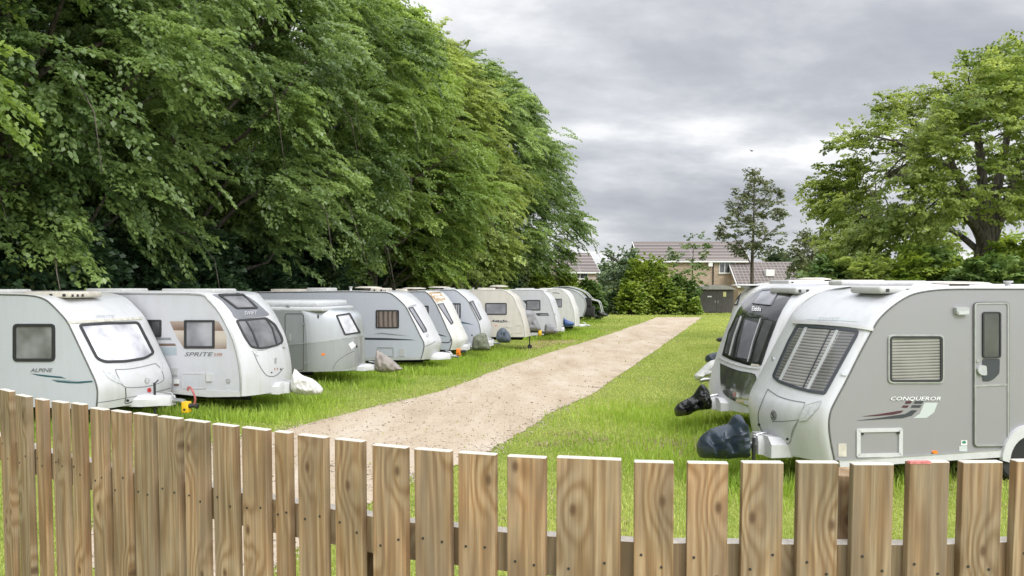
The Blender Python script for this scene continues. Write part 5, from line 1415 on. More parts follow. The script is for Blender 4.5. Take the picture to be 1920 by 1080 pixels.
p = onY(1012.5, 624, hp7.y - 0.05); lock(p, c7.rz, 'yellow', 'yellow and red hitch lock at the end of the cream caravan drawbar')

lump('hitch_cover', 'crumpled clear-white plastic bag over the hitch of the sunroof caravan', 'hitch cover', [(553, 690.5), (566, 703), (585, 710), (600, 722), (605.5, 731), (600, 739), (583, 740), (553, 738), (545, 724), (547, 706)], hp2.y, 0.36, 'cover_white', 0.045, 1, step=2.0, fscale=5)
lump('hitch_cover', 'taupe cloth cover hanging from the retro silver caravan hitch', 'hitch cover', [(706, 657), (712, 659), (735, 674), (752, 689), (753.5, 693), (735, 697), (716, 698), (703, 693), (703, 675)], hp3.y, 0.34, 'cover_taupe', 0.04, 2, step=2.0, fscale=4)
lump('hitch_cover', 'mossy grey-green cover shaped like a leaning boulder over a drawbar in the left row', 'hitch cover', [(887, 632), (897, 626), (907, 624), (912, 629), (919, 652), (917, 656), (900, 657), (885, 655)], hp5.y, 0.5, 'cover_moss', 0.03, 3, step=2.5)
lump('hitch_cover', 'slate-blue cover on the hitch in front of the cream caravan side', 'hitch cover', [(932, 622), (940, 614.5), (947, 616), (956, 627), (957.5, 640), (950, 643), (935, 641), (930, 634)], hp6.y, 0.5, 'cover_slate', 0.04, 4, step=2.5)
lump('hitch_cover', 'tall grey cloth cover standing on the cream caravan drawbar', 'hitch cover', [(977, 583), (985, 581.5), (999, 583), (1006, 597), (1014, 615), (1012, 621), (998, 621), (988, 624), (983, 615), (979, 597)], hp7.y + 0.1, 0.7, 'cover_grey', 0.05, 5, step=2.5)
lump('hitch_cover', 'low grey cover beside the front corner of the winged-logo caravan', 'hitch cover', [(1022, 608), (1028, 607), (1040, 613), (1047, 621), (1045, 624), (1030, 624.5), (1021, 624)], 37.0, 0.5, 'cover_grey', 0.04, 6, step=2)
lump('hitch_cover', 'bright blue plastic bag in front of the small off-white caravan', 'hitch cover', [(1057, 594.5), (1063, 600), (1076, 605), (1075, 611), (1066, 613), (1057, 612), (1055.5, 603)], 41.0, 0.4, 'cover_blue', 0.05, 7, step=1.8)
lump('hitch_cover', 'black crumpled cover on the ground at the nose of the teardrop caravan', 'hitch cover', [(1122, 582), (1130, 585), (1139, 589), (1139, 593), (1128, 593), (1120, 590)], hp10.y, 0.5, 'cover_black', 0.05, 8, step=1.8)
lump('hitch_cover', 'large navy cloth cover over the hitch of the nearest right caravan', 'hitch cover', [(1306.5, 837), (1313, 822), (1332, 806), (1352, 799), (1366, 795), (1374, 783), (1381, 778.5), (1389, 778), (1397, 792), (1403, 803), (1403, 853), (1385, 857), (1363, 859.5), (1330, 858.5), (1313, 857), (1308, 848)], hp11.y, 0.50, 'cover_navy', 0.07, 9, step=2.4, fscale=2.6)
lump('hitch_cover', 'shiny black plastic sack tied over the hitch of the black-fronted caravan', 'hitch cover', [(1264, 768), (1270, 759), (1282, 751), (1298, 743), (1308, 729), (1314, 722), (1319, 720.5), (1326, 730), (1333, 751), (1331, 766), (1305, 770), (1290, 778), (1276, 780), (1267, 780)], hp12.y, 0.42, 'cover_black', 0.11, 10, step=2.2, fscale=4.5)
lump('hitch_cover', 'off-white plastic cover on the hitch of the third right caravan', 'hitch cover', [(1301, 704), (1311, 695), (1325, 682), (1336, 675), (1346, 676), (1349, 690), (1346, 707), (1330, 706), (1318, 708), (1307, 714)], hp12.y + 3.0, 0.45, 'cover_white', 0.05, 11, step=3)
lump('hitch_cover', 'dark cloth cover poking out above the off-white hitch cover', 'hitch cover', [(1322, 675), (1328, 665), (1345, 660), (1352, 663), (1350, 672), (1336, 676), (1326, 680)], hp12.y + 5.5, 0.45, 'cover_navy', 0.05, 12, step=2.5)
lump('hitch_cover', 'small black cover farthest along the right row hitches', 'hitch cover', [(1343, 637), (1350, 632), (1357, 633.5), (1354, 640), (1346, 641)], hp12.y + 8.5, 0.4, 'cover_black', 0.04, 13, step=2)

# ================================================================== long grass along the caravans
gx = []; gy = []; gh = []
def add_tuft(cx, cy, sx, sy, n, h0, h1, rot=0.0):
    a = RNG.normal(0, 1, n); b = RNG.normal(0, 1, n)
    c, s_ = math.cos(rot), math.sin(rot)
    gx.append(cx + a * sx * c - b * sy * s_); gy.append(cy + a * sx * s_ + b * sy * c); gh.append(RNG.uniform(h0, h1, n))
for v in (c1, c2, c3, c4, c5, c6, c8, c9, c10):
    o = v.root.location; f = (v.Mw.to_3x3() @ Vector((1, 0, 0)))
    for k in range(9):
        xl = 0.55 - 0.5 * k
        for yy in (-v.W / 2 - 0.25, 0.0, v.W / 2 + 0.35):
            q = v.Mw @ Vector((xl, yy, 0))
            add_tuft(q.x, q.y, 0.30, 0.24, 230 if q.y < 30 else 110, 0.10, 0.34 if k else 0.28)
    q = v.Mw @ Vector((v.nose_x + 0.5, 0.0, 0)); add_tuft(q.x, q.y, 0.40, 0.7, 700 if q.y < 30 else 250, 0.08, 0.26)
for v in (c11, c12):
    for k in range(8):
        q = v.Mw @ Vector((v.nose_x + 0.5 - 0.35 * k, 0.25 * math.sin(k * 2.1), 0)); add_tuft(q.x, q.y, 0.35, 0.6, 420, 0.08, 0.26)
    q = v.Mw @ Vector((v.nose_x + 0.7, -1.6, 0)); add_tuft(q.x, q.y, 0.7, 0.8, 1500, 0.08, 0.24)
GX = np.concatenate(gx); GY = np.concatenate(gy); GH = np.concatenate(gh)
kk = ~in_poly(GX, GY, track_poly); GX, GY, GH = GX[kk], GY[kk], GH[kk]
tag(blades('long_grass', GX, GY, GH, 0.008 + 0.0006 * GY, 0.25 + 0.4 * fnoise(GX, GY, 1.0, 8) + RNG.normal(0, 0.15, len(GX)), tall_m, 0.4), 'long uncut grass growing round and under the parked caravans', 'long grass', kind='stuff')
# mown hay left lying on the right, bare trodden earth on the left
hx = []; hy = []
for cx, cy, n, s_ in ((1262, 838, 700, 0.30), (1242, 834, 250, 0.18), (1078, 815, 160, 0.16), (1040, 835, 160, 0.14), (1260, 852, 260, 0.2), (1585, 985, 220, 0.14), (1110, 828, 120, 0.14)):
    p = onz(cx, cy); hx.append(p.x + RNG.normal(0, s_ * 1.6, n)); hy.append(p.y + RNG.normal(0, s_, n))
nn_ = 60000; sx_ = RNG.uniform(-14, 12, nn_); sy_ = 7 + 40 * RNG.random(nn_) ** 1.6
pm_ = (fnoise(sx_, sy_, 0.55, 21) + 0.35 * fnoise(sx_, sy_, 2.0, 22) > 0.93) & ~in_poly(sx_, sy_, track_poly)
hx.append(sx_[pm_]); hy.append(sy_[pm_])
HX = np.concatenate(hx); HY = np.concatenate(hy)
tag(blades('dry_hay', HX, HY, RNG.uniform(0.025, 0.075, len(HX)), 0.010 + 0.0006 * HY, RNG.random(len(HX)), hay_m, 1.3), 'pale wisps of dry mown hay lying in patches on the grass', 'hay', kind='stuff')
def dirt_patch(pts, name):
    g = smooth_pts([onz(*p).to_2d() for p in pts] + [onz(*pts[0]).to_2d()], 8)[:-1]
    c = sum(g, Vector((0, 0))) / len(g)
    g = [p + (p - c).normalized() * noise.noise(Vector((p.x, p.y, 3)) * 1.3) * 0.5 for p in g]
    bm = bmesh.new(); bm.faces.new([bm.verts.new((p.x, p.y, 0.006)) for p in g]); bmesh.ops.triangulate(bm, faces=bm.faces[:])
    m = simple('trodden_earth', (0.36, 0.27, 0.165), 0.95, var=0.35, scale=4, spec=0.1)
    tag(obj(name, bm, m), None, None, kind='structure')
dirt_patch([(985, 648), (1010, 638), (1050, 633), (1088, 634), (1075, 641), (1030, 648), (1000, 655)], 'bare_earth_ground')

# ================================================================== trees behind the left row
tA = make_big_tree(21, H=19, RAD=5.7, boughs=118, per=26, nleaf=76, size=0.128, L=0.82)
tB = make_big_tree(22, H=19, RAD=5.7, boughs=118, per=26, nleaf=76, size=0.128, droop=0.85, L=0.82)
tC = make_big_tree(23, H=19, RAD=5.7, boughs=118, per=26, nleaf=76, size=0.128, droop=0.6, L=0.78)
TG = 'tall broadleaf trees behind the left caravan row'
spots = [(-14.6, 13.0, tA, 'lime_b', 1.00, 1.0, 'tall tree with fresh bright leaves overhanging the left edge above the teal-swoosh caravan'),
         (-13.0, 20.2, tB, 'lime_d', 1.00, 1.0, 'tall dark tree with drooping sprays behind the teal-swoosh caravan'),
         (-11.2, 26.8, tC, 'lime_d', 1.02, 1.03, 'tall dark green tree with hanging boughs behind the sunroof caravan'),
         (-9.2, 33.4, tA, 'lime_a', 1.0, 1.0, 'tall mid-green tree in deep layers behind the long blue-grey caravan'),
         (-7.0, 39.8, tB, 'lime_b', 0.98, 0.93, 'tall yellow-green tree standing out pale among the dark row'),
         (-5.2, 46.5, tC, 'lime_c', 0.98, 0.93, 'tall mid-green tree rising behind the pale twiggy small tree'),
         (-3.0, 54.0, tA, 'lime_a', 1.03, 0.96, 'last but one tall tree of the row, rounded crown against grey sky'),
         (-1.0, 60.5, tB, 'lime_a', 1.03, 0.98, 'last tall tree of the row, its drooping edge above the hedge and small gabled house')]
for i, (x, y, t, mm, s, sz, lab) in enumerate(spots):
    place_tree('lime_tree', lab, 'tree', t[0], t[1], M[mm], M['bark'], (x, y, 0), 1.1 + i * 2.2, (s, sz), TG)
for i, (x, y, t, lab) in enumerate([(-26, 19, tB, 'dark tree of the rear rank seen through gaps at far left'), (-22.5, 29, tC, 'dark tree of the rear rank behind the hanging boughs'), (-19.5, 39, tA, 'dark tree of the rear rank behind the layered mid-green tree'), (-15.5, 50, tB, 'dark tree of the rear rank behind the pale yellow-green tree'), (-11.5, 61, tC, 'dark tree of the rear rank nearest the houses')]):
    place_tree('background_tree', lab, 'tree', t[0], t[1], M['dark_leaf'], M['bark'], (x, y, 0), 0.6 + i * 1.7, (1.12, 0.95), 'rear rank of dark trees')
tS = make_big_tree(31, H=10.5, RAD=2.9, z0=2.5, boughs=55, per=9, nleaf=34, size=0.17, droop=0.5, L=0.9)
place_tree('small_tree', 'small twiggy yellow-green tree in front of the dark row near the middle', 'tree', tS[0], tS[1], M['lime_c'], M['bark'], (-3.0, 44.5, 0), 0.4, (1.0, 1.0))

# undergrowth below the trees
ug = 'shrubs under the left trees'
for i, (cx, ty, Y, wp, lab) in enumerate([(-20, 395, 17.5, 95, 'dark glossy shrub at the left edge above the teal-swoosh caravan roof'), (95, 415, 19.5, 110, 'dark glossy shrub with a few pale blossoms above the teal-swoosh caravan'), (225, 440, 22.5, 110, 'dark shrub over the gap between the first two caravans'), (350, 445, 25.5, 100, 'dark shrub above the sunroof caravan roof'), (465, 450, 29, 90, 'dark shrub above the retro caravan pop-up roof'), (565, 455, 32.5, 80, 'dark shrub above the middle of the long blue-grey caravan'), (660, 462, 37, 75, 'dark shrub by the leaning trunk behind the long blue-grey caravan'), (745, 468, 42, 70, 'dark shrub above the stained roof cap caravan'), (825, 470, 47, 65, 'dark shrub left of the dark trunk behind the cream caravan'), (905, 475, 52, 60, 'dark shrub above the cream caravan roof'), (970, 478, 58, 55, 'dark shrub above the winged-logo caravan roof')]):
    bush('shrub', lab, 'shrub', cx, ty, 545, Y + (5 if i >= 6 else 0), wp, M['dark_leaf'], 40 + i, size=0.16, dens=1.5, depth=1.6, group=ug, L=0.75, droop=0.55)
for i, (px_, py_, Y, hgt) in enumerate(()): pass

# ================================================================== far end: houses, store, hedges
def tile_mat(name, base, light, sx, sz):
    m, nt, b = new_mat(name); L = nt.links.new
    b.inputs['Roughness'].default_value = 0.85
    tc = N(nt, 'ShaderNodeTexCoord'); mp = N(nt, 'ShaderNodeMapping'); mp.inputs['Rotation'].default_value = (R(90), 0, 0); L(tc.outputs['Object'], mp.inputs['Vector'])
    br = N(nt, 'ShaderNodeTexBrick'); br.offset = 0.0; br.inputs['Scale'].default_value = 1.0; br.inputs['Brick Width'].default_value = sx; br.inputs['Row Height'].default_value = sz; br.inputs['Mortar Size'].default_value = sz * 0.14; br.inputs['Mortar Smooth'].default_value = 0.6
    br.inputs['Color1'].default_value = (*base, 1); br.inputs['Color2'].default_value = (base[0] * 0.75, base[1] * 0.75, base[2] * 0.8, 1); br.inputs['Mortar'].default_value = (*light, 1)
    L(mp.outputs[0], br.inputs['Vector']); L(br.outputs['Color'], b.inputs['Base Color'])
    return m
M['roof_tile'] = tile_mat('brown_roof_tile', (0.155, 0.128, 0.115), (0.29, 0.265, 0.25), 60.0, 0.36)  # pale row lines put the highlights on the tile rows into the colour
M['hung_tile'] = tile_mat('hung_brown_tile', (0.140, 0.114, 0.102), (0.26, 0.235, 0.215), 0.40, 0.30)
M['brick'] = tile_mat('buff_brick', (0.44, 0.325, 0.225), (0.40, 0.34, 0.28), 0.45, 0.15)
M['brick_pink'] = tile_mat('pinkish_brick', (0.55, 0.43, 0.38), (0.52, 0.44, 0.40), 0.45, 0.15)
M['fascia'] = simple('white_fascia', (0.72, 0.71, 0.70), 0.5)
M['store_wood'] = simple('brown_grey_boarding', (0.098, 0.088, 0.083), 0.75, var=0.2, scale=3)
M['store_roof'] = simple('grey_metal_roof', (0.42, 0.40, 0.385), 0.5, var=0.15)
def gable_house(name, label, x0, x1, Y, D, zw, zr, wall, roof, rz=0.0, hip=0.0, over=0.35, frame=None):
    """ridge along x; front wall at local y=0"""
    r = empty(name, ((x0 + x1) / 2, Y, 0), rz); tag(r, label, 'house')
    h = (x1 - x0) / 2
    V = [(-h, 0, 0), (h, 0, 0), (h, D, 0), (-h, D, 0), (-h, 0, zw), (h, 0, zw), (h, D, zw), (-h, D, zw), (-h, D / 2, zr - 0.12), (h, D / 2, zr - 0.12)]
    link('wall', pmesh(V, [(0, 1, 5, 4), (1, 2, 6, 9, 5), (2, 3, 7, 6), (3, 0, 4, 8, 7)]), M[wall], r)
    sl = (zr - zw) / (D / 2); o = over; e = zw - o * sl
    hh = h + 0.18
    bm = bmesh.new()
    for sgn in (0, 1):
        ys = [-o, D / 2] if sgn == 0 else [D / 2, D + o]
        zs = [e, zr] if sgn == 0 else [zr, e]
        t = 0.12
        vs = [bm.verts.new(p) for p in ((-hh, ys[0], zs[0]), (hh, ys[0], zs[0]), (hh, ys[1], zs[1]), (-hh, ys[1], zs[1]), (-hh, ys[0], zs[0] + t), (hh, ys[0], zs[0] + t), (hh, ys[1], zs[1] + t), (-hh, ys[1], zs[1] + t))]
        for q in ((0, 1, 2, 3), (4, 5, 6, 7), (0, 1, 5, 4), (1, 2, 6, 5), (2, 3, 7, 6), (3, 0, 4, 7)): bm.faces.new([vs[k] for k in q])
    ro = obj('roof', bm, M[roof], r)
    bm = bmesh.new(); add_box(bm, (-hh, -o - 0.05, e - 0.05), (hh, -o - 0.003, e + 0.12)); obj('gutter', bm, M['fascia'], ro)
    bm = bmesh.new()
    for sx_ in (-1, 1):
        for a, b in (((-o, e), (D / 2, zr)),):
            add_tube(bm, [(sx_ * (hh + 0.02), a[0], a[1] + 0.05), (sx_ * (hh + 0.02), b[0], b[1] + 0.05)], 0.06, 5)
    obj('bargeboard', bm, M['fascia'], ro)
    return r
def house_window(r, x0, x1, z0, z1, panes=2, y=-0.004):
    bm = bmesh.new(); add_box(bm, (x0, y - 0.03, z0), (x1, y + 0.02, z1)); w_ = obj('window', bm, M['pane_dark'], r)
    bm = bmesh.new(); t = 0.07
    add_box(bm, (x0 - t, y - 0.06, z1), (x1 + t, y, z1 + t)); add_box(bm, (x0 - t, y - 0.06, z0 - t), (x1 + t, y, z0))
    for k in range(panes + 1):
        xx = x0 + (x1 - x0) * k / panes; add_box(bm, (xx - t / 2, y - 0.055, z0), (xx + t / 2, y - 0.002, z1))
    obj('window_frame', bm, M['fascia'], w_)
    bm = bmesh.new(); add_box(bm, (x0 - 0.15, y - 0.14, z0 - t - 0.1), (x1 + 0.15, y, z0 - t - 0.004)); obj('sill', bm, M['vent_beige'], w_)
def XW(px, Y): return (px - 960) / F * Y
YH = 86
hm = gable_house('brick_house', 'two-storey buff brick house with a long brown tiled roof beyond the far hedge', XW(1199, YH), XW(1402, YH), YH, 8.0, onY(1300, 488, YH).z, onY(1300, 455, YH + 4).z, 'brick', 'roof_tile')
mx_h = (XW(1199, YH) + XW(1402, YH)) / 2
house_window(hm, XW(1348, YH) - mx_h, XW(1377, YH) - mx_h, onY(1360, 511, YH).z, onY(1360, 492, YH).z, 3)
house_window(hm, XW(1238, YH) - mx_h, XW(1244, YH) - mx_h, onY(1240, 500, YH).z, onY(1240, 492, YH).z, 1)
bm = bmesh.new(); add_tube(bm, [(XW(1336, YH) - mx_h, -0.1, 0.2), (XW(1336, YH) - mx_h, -0.1, 5.0)], 0.06, 8); obj('downpipe', bm, M['under'], hm)
bm = bmesh.new(); add_box(bm, (XW(1326, YH) - mx_h, -0.35, onY(1330, 500, YH).z), (XW(1334, YH) - mx_h, -0.004, onY(1330, 490, YH).z), bev=0.03); obj('wall_box', bm, M['fascia'], hm)
YG = 83
hg = gable_house('tile_hung_house', 'low house with a deep brown tiled roof right of the brick house', XW(1384, YG), XW(1502, YG), YG, 6.5, onY(1440, 534, YG).z, onY(1440, 493, YG + 3.2).z, 'brick', 'hung_tile')
bm = bmesh.new(); q = onY(1441, 512, YG + 1.5); add_box(bm, (q.x - 0.45 - hg.location.x, 0.9, q.z - 0.35), (q.x + 0.45 - hg.location.x, 1.9, q.z + 0.35), bev=0.05); obj('skylight', bm, M['fascia'], hg)
YL2 = 88
hl = gable_house('gabled_house', 'small pinkish brick house with tiled roof half hidden at the end of the tall trees', XW(1052, YL2), XW(1122, YL2), YL2, 6.0, onY(1100, 508, YL2).z, onY(1100, 476, YL2 + 3).z, 'brick_pink', 'roof_tile', rz=R(14))
house_window(hl, -0.9, 0.9, onY(1080, 522, YL2).z, onY(1080, 511, YL2).z, 2)
# bin store
YB = 75.5
bs = empty('timber_store', (XW(1343, YB), YB, 0)); tag(bs, 'dark boarded timber store with double doors and a low curved grey roof', 'store')
hw = (XW(1375, YB) - XW(1311, YB)) / 2; zt = onY(1343, 543, YB).z
bm = bmesh.new(); add_box(bm, (-hw, 0, 0), (hw, 2.5, zt)); obj('wall', bm, M['store_wood'], bs)
for sx_ in (-1, 1):
    bm = bmesh.new()
    for k in range(8):
        xa = sx_ * (0.02 + k * (hw - 0.1) / 8); xb = sx_ * (0.02 + (k + 0.92) * (hw - 0.1) / 8)
        add_box(bm, (min(xa, xb), -0.05, 0.08), (max(xa, xb), -0.003, zt - 0.1))
    dd = obj('door', bm, M['store_wood'], bs)
    bm = bmesh.new(); add_box(bm, (sx_ * 0.14 - 0.03, -0.1, 0.95), (sx_ * 0.14 + 0.03, -0.051, 1.2)); obj('handle', bm, M['metal'], dd)
bm = bmesh.new(); add_box(bm, (0.62, -0.06, 1.55), (0.90, -0.051, 2.0)); obj('notice', bm, simple('yellow_notice', (0.7, 0.66, 0.30), 0.6), bs)
bm = bmesh.new(); add_box(bm, (-0.85, -0.06, 1.5), (-0.45, -0.051, 1.62)); obj('notice', bm, M['paper'], bs)
bm = bmesh.new(); ns = 12; rr_ = [[], []]
for k in range(ns + 1):
    a = -1 + 2 * k / ns
    for e, yy in enumerate((-0.3, 2.8)):
        rr_[e].append((a * (hw + 0.22), yy, zt + 0.02 + 0.42 * (1 - abs(a) ** 2.6)))
for k in range(ns):
    a = [bm.verts.new(p) for p in (rr_[0][k], rr_[0][k + 1], rr_[1][k + 1], rr_[1][k])]; bm.faces.new(a)
bot = [bm.verts.new(p) for p in rr_[0]] ; bm.faces.new(bot)
obj('roof', bm, M['store_roof'], bs)

def px_tree(name, label, cat, poly, Y, dep, boughs, per, nleaf, size, br, mleaf, mbark, limbs, seed, L=0.7, droop=0.3, up=0.2, group=None, shell=0.5, thin=None):
    """tree whose crown fills an outline measured in the photo, with real depth"""
    g = np.random.default_rng(seed)
    base = onY(limbs[0][0][0][0], limbs[0][0][0][1], Y); base.z = 0
    xs = np.array([onY(p[0], p[1], Y).x for p in poly]); zs = np.array([onY(p[0], p[1], Y).z for p in poly])
    P2 = list(zip(xs, zs)); cx, cz = xs.mean(), zs.mean(); hx_ = (xs.max() - xs.min()) / 2; hz_ = (zs.max() - zs.min()) / 2
    C = []
    while len(C) < boughs:
        x = g.uniform(xs.min(), xs.max(), 200); z = g.uniform(zs.min(), zs.max(), 200)
        ok = in_poly(x, z, P2)
        for a, b in zip(x[ok], z[ok]):
            if thin is not None and thin[0] < a < thin[1] and thin[2] < b < thin[3] and g.random() < thin[4]: continue
            rr = min(0.98, math.hypot((a - cx) / hx_, (b - cz) / hz_))
            d = dep * math.sqrt(1 - rr * rr); yv = g.choice([-1, 1]) * d * (g.random() ** shell)
            C.append((a, yv, b))
            if len(C) >= boughs: break
    C = np.array(C); m = len(C)
    o = unit(np.stack([(C[:, 0] - cx) / hx_, C[:, 1] / dep, (C[:, 2] - cz) / hz_ * 0.7 + 0.1], 1))
    S = np.repeat(C, per, 0) + unit(g.normal(0, 1, (m * per, 3))) * (g.random((m * per, 1)) ** 0.45) * np.array([br, br, br * 0.7])
    S[:, 1] += Y
    O = np.repeat(o, per, 0) + g.normal(0, 0.35, (m * per, 3))
    T = np.repeat(g.uniform(0.05, 0.85, m), per) + g.normal(0, 0.1, m * per)
    S[:, 0] -= base.x; S[:, 1] -= Y
    cm = cloud('crown', S, unit(O), L, nleaf, size, droop, g, up=up, tint0=T)
    segs = []
    for pts, r0, r1, dy in limbs:
        q = [onY(p[0], p[1], Y + dy * k / max(1, len(pts) - 1)) - base for k, p in enumerate(pts)]
        q = smooth_pts(q, 4); n = len(q)
        segs.append((q, [r0 + (r1 - r0) * k / (n - 1) for k in range(n)]))
    # twigs from the limbs out to the boughs
    tips = [p for s_ in segs for p in s_[0]]
    for k in range(0, m, 3):
        e = Vector(C[k]) - Vector((base.x, 0, 0)); b = min(tips, key=lambda p: (p - e).length + 0.6 * max(0, p.z - e.z))
        if (b - e).length > 0.3: segs.append((wobble(b, e, 3, 0.05 * (b - e).length, g), [limbs[0][1] * 0.07, limbs[0][1] * 0.05, limbs[0][1] * 0.035, limbs[0][1] * 0.015]))
    bm = limbs_bm(segs)
    r = empty(name, base); tag(r, label, cat, group)
    obj('trunk', bm, mbark, r, 3.14); link('crown', cm, mleaf, r)
    return r

oak_poly = [(1935, 75), (1880, 82), (1826, 84), (1795, 95), (1766, 108), (1742, 125), (1704, 138), (1690, 163), (1672, 186), (1645, 203), (1620, 222), (1602, 250), (1585, 285), (1588, 310), (1578, 340), (1568, 368), (1566, 395), (1545, 420), (1528, 455), (1535, 490), (1580, 520), (1645, 522), (1700, 490), (1750, 470), (1800, 455), (1900, 430), (2120, 440), (2150, 200), (2050, 95)]
oak_limbs = [([(1850, 600), (1850, 530), (1848, 490), (1850, 455)], 0.55, 0.36, 0),
             ([(1850, 470), (1862, 400), (1872, 340), (1890, 250), (1902, 180)], 0.28, 0.05, 0.5), ([(1848, 470), (1838, 400), (1842, 340), (1832, 250), (1812, 190)], 0.30, 0.06, -1.0),
             ([(1845, 462), (1826, 422), (1800, 403), (1768, 405), (1735, 402), (1690, 412)], 0.19, 0.04, -2.5), ([(1838, 402), (1812, 362), (1787, 312), (1772, 260), (1755, 230)], 0.19, 0.03, -2.0),
             ([(1855, 440), (1885, 402), (1918, 386), (1968, 350)], 0.2, 0.06, 1.0), ([(1818, 368), (1782, 356), (1742, 346), (1700, 330), (1655, 335)], 0.15, 0.03, -2.0),
             ([(1842, 478), (1806, 446), (1772, 430), (1720, 440), (1660, 430)], 0.13, 0.03, 1.5), ([(1862, 450), (1896, 352), (1932, 262), (1960, 160)], 0.18, 0.04, -1.0), ([(1787, 312), (1750, 300), (1690, 270), (1640, 255)], 0.09, 0.02, -1.5), ([(1830, 260), (1850, 200), (1845, 130)], 0.09, 0.02, 1.5)]
px_tree('oak_tree', 'big spreading oak with fresh yellow-green leaves and bare crooked limbs behind the right row', 'tree', inset(oak_poly, 34), 30, 5.0, 560, 9, 40, 0.115, 0.66, M['oak_leaf'], M['bark_oak'], oak_limbs, 51, L=0.62, droop=0.35, shell=0.35, thin=(onY(1705, 400, 30).x, onY(1905, 400, 30).x, onY(1800, 485, 30).z, onY(1800, 250, 30).z, 0.62))

sl_poly = [(1416, 313), (1436, 328), (1448, 365), (1468, 395), (1476, 420), (1452, 446), (1446, 476), (1400, 488), (1362, 455), (1352, 430), (1372, 400), (1384, 365), (1400, 330)]
sl_limbs = [([(1411, 585), (1410, 500), (1413, 420), (1415, 318)], 0.22, 0.03, 0), ([(1410, 500), (1385, 455), (1360, 435)], 0.06, 0.02, -1), ([(1411, 480), (1440, 440), (1470, 418)], 0.06, 0.02, -0.6), ([(1412, 430), (1390, 395), (1382, 370)], 0.05, 0.02, 0.8), ([(1413, 400), (1435, 370), (1445, 350)], 0.05, 0.02, -0.5)]
px_tree('slender_tree', 'tall slender airy tree in front of the brick house right end', 'tree', sl_poly, 72, 2.4, 150, 6, 16, 0.19, 0.42, M['tree_olive'], M['bark'], sl_limbs, 52, L=0.6, droop=0.2, up=0.5)
px_tree('loose_tree', 'loose grey-green tree between the tiled roof and the oak', 'tree', [(1488, 470), (1500, 452), (1520, 440), (1542, 450), (1560, 470), (1566, 520), (1530, 535), (1492, 525)], 62, 1.8, 70, 8, 16, 0.19, 0.5, M['tree_olive'], M['bark'], [([(1522, 600), (1522, 520), (1524, 455)], 0.14, 0.03, 0)], 53, L=0.6)
px_tree('airy_tree', 'airy pale-stemmed tree growing before the brick house wall', 'tree', [(1262, 470), (1280, 452), (1305, 447), (1328, 460), (1335, 485), (1318, 510), (1322, 545), (1290, 565), (1272, 540), (1262, 505)], 75, 1.7, 42, 6, 14, 0.19, 0.45, M['bush_mid'], M['bark'], [([(1300, 592), (1298, 540), (1300, 460)], 0.10, 0.03, 0)], 54, L=0.55)
px_tree('ivy_tree', 'dark leafy tree left of the big yellow-green bush at the field end', 'tree', [(1138, 482), (1150, 470), (1166, 472), (1182, 470), (1192, 484), (1182, 520), (1172, 575), (1138, 580), (1134, 530)], 78, 1.8, 70, 9, 20, 0.20, 0.55, M['bush_dark'], M['bark'], [([(1150, 592), (1150, 540), (1150, 475)], 0.14, 0.04, 0)], 55, L=0.6)

hb = 'bushes along the far end of the field'
for i, (cx, ty, Y, wp, mm, lab) in enumerate([(1012, 506, 59, 34, 'bush_light', 'bright low hedge bush below the last tall tree'), (1060, 510, 60, 34, 'bush_light', 'low leafy bush behind the teardrop caravan'), (1105, 524, 61, 26, 'bush_mid', 'green bush just right of the teardrop caravan'), (1150, 555, 72, 26, 'bush_dark', 'low dark bush under the dark leafy tree'),
        (1214, 484, 74, 56, 'bush_light', 'largest yellow-green bush in front of the brick house'), (1185, 535, 71, 30, 'bush_light', 'low yellow-green bush spilling onto the grass'), (1244, 528, 71.5, 40, 'bush_light', 'rounded leafy bush at the front, between the yellow-green bushes and the timber store'), (1278, 520, 72.5, 32, 'bush_mid', 'mid-green bush just left of the timber store'), (1303, 562, 70, 6, 'bush_light', 'single thin leafy shoot by the store corner'),
        (1460, 470, 96, 40, 'bush_dark', 'distant dark trees above the tiled roof'), (1510, 482, 92, 36, 'bush_dark', 'distant dark bush right of the tiled roof')]):
    bush('bush', lab, 'bush', cx, ty, 588, Y, wp, M[mm], 70 + i, size=0.19, dens=1.9, group=hb, L=0.36, nleaf=26, droop=0.25)
rb = 'bushes behind the right caravan row'
for i, (cx, ty, Y, wp, mm, lab) in enumerate([(1560, 478, 28, 50, 'bush_mid', 'green bush at the left foot of the oak crown'), (1625, 482, 26.5, 55, 'oak_leaf', 'pale bush under the lowest oak leaves'), (1690, 470, 26.5, 52, 'bush_light', 'yellow-green bush below the long oak limb'), (1745, 466, 26.5, 50, 'bush_mid', 'mid-green bush left of the oak trunk'), (1790, 478, 26, 45, 'bush_light', 'bright bush touching the oak trunk on its left'), (1830, 497, 24.5, 60, 'bush_mid', 'dark ivy-like bush in front of the oak trunk'), (1895, 490, 24, 60, 'bush_mid', 'dark bush at the right edge above the silver-grey caravan'), (1905, 440, 28, 42, 'bush_light', 'tall yellow-green bush right of the oak trunk'), (1960, 450, 30, 60, 'bush_mid', 'bush at the extreme right edge'), (1740, 438, 38, 70, 'bush_light', 'tall light green bush behind the oak, seen left of its trunk'), (1885, 445, 39, 70, 'bush_light', 'tall light green bush behind the oak, seen right of its trunk')]):
    bush('bush', lab, 'bush', cx, ty, 545, Y, wp, M[mm], 90 + i, size=0.17, dens=1.2, group=rb, L=0.6, nleaf=34)
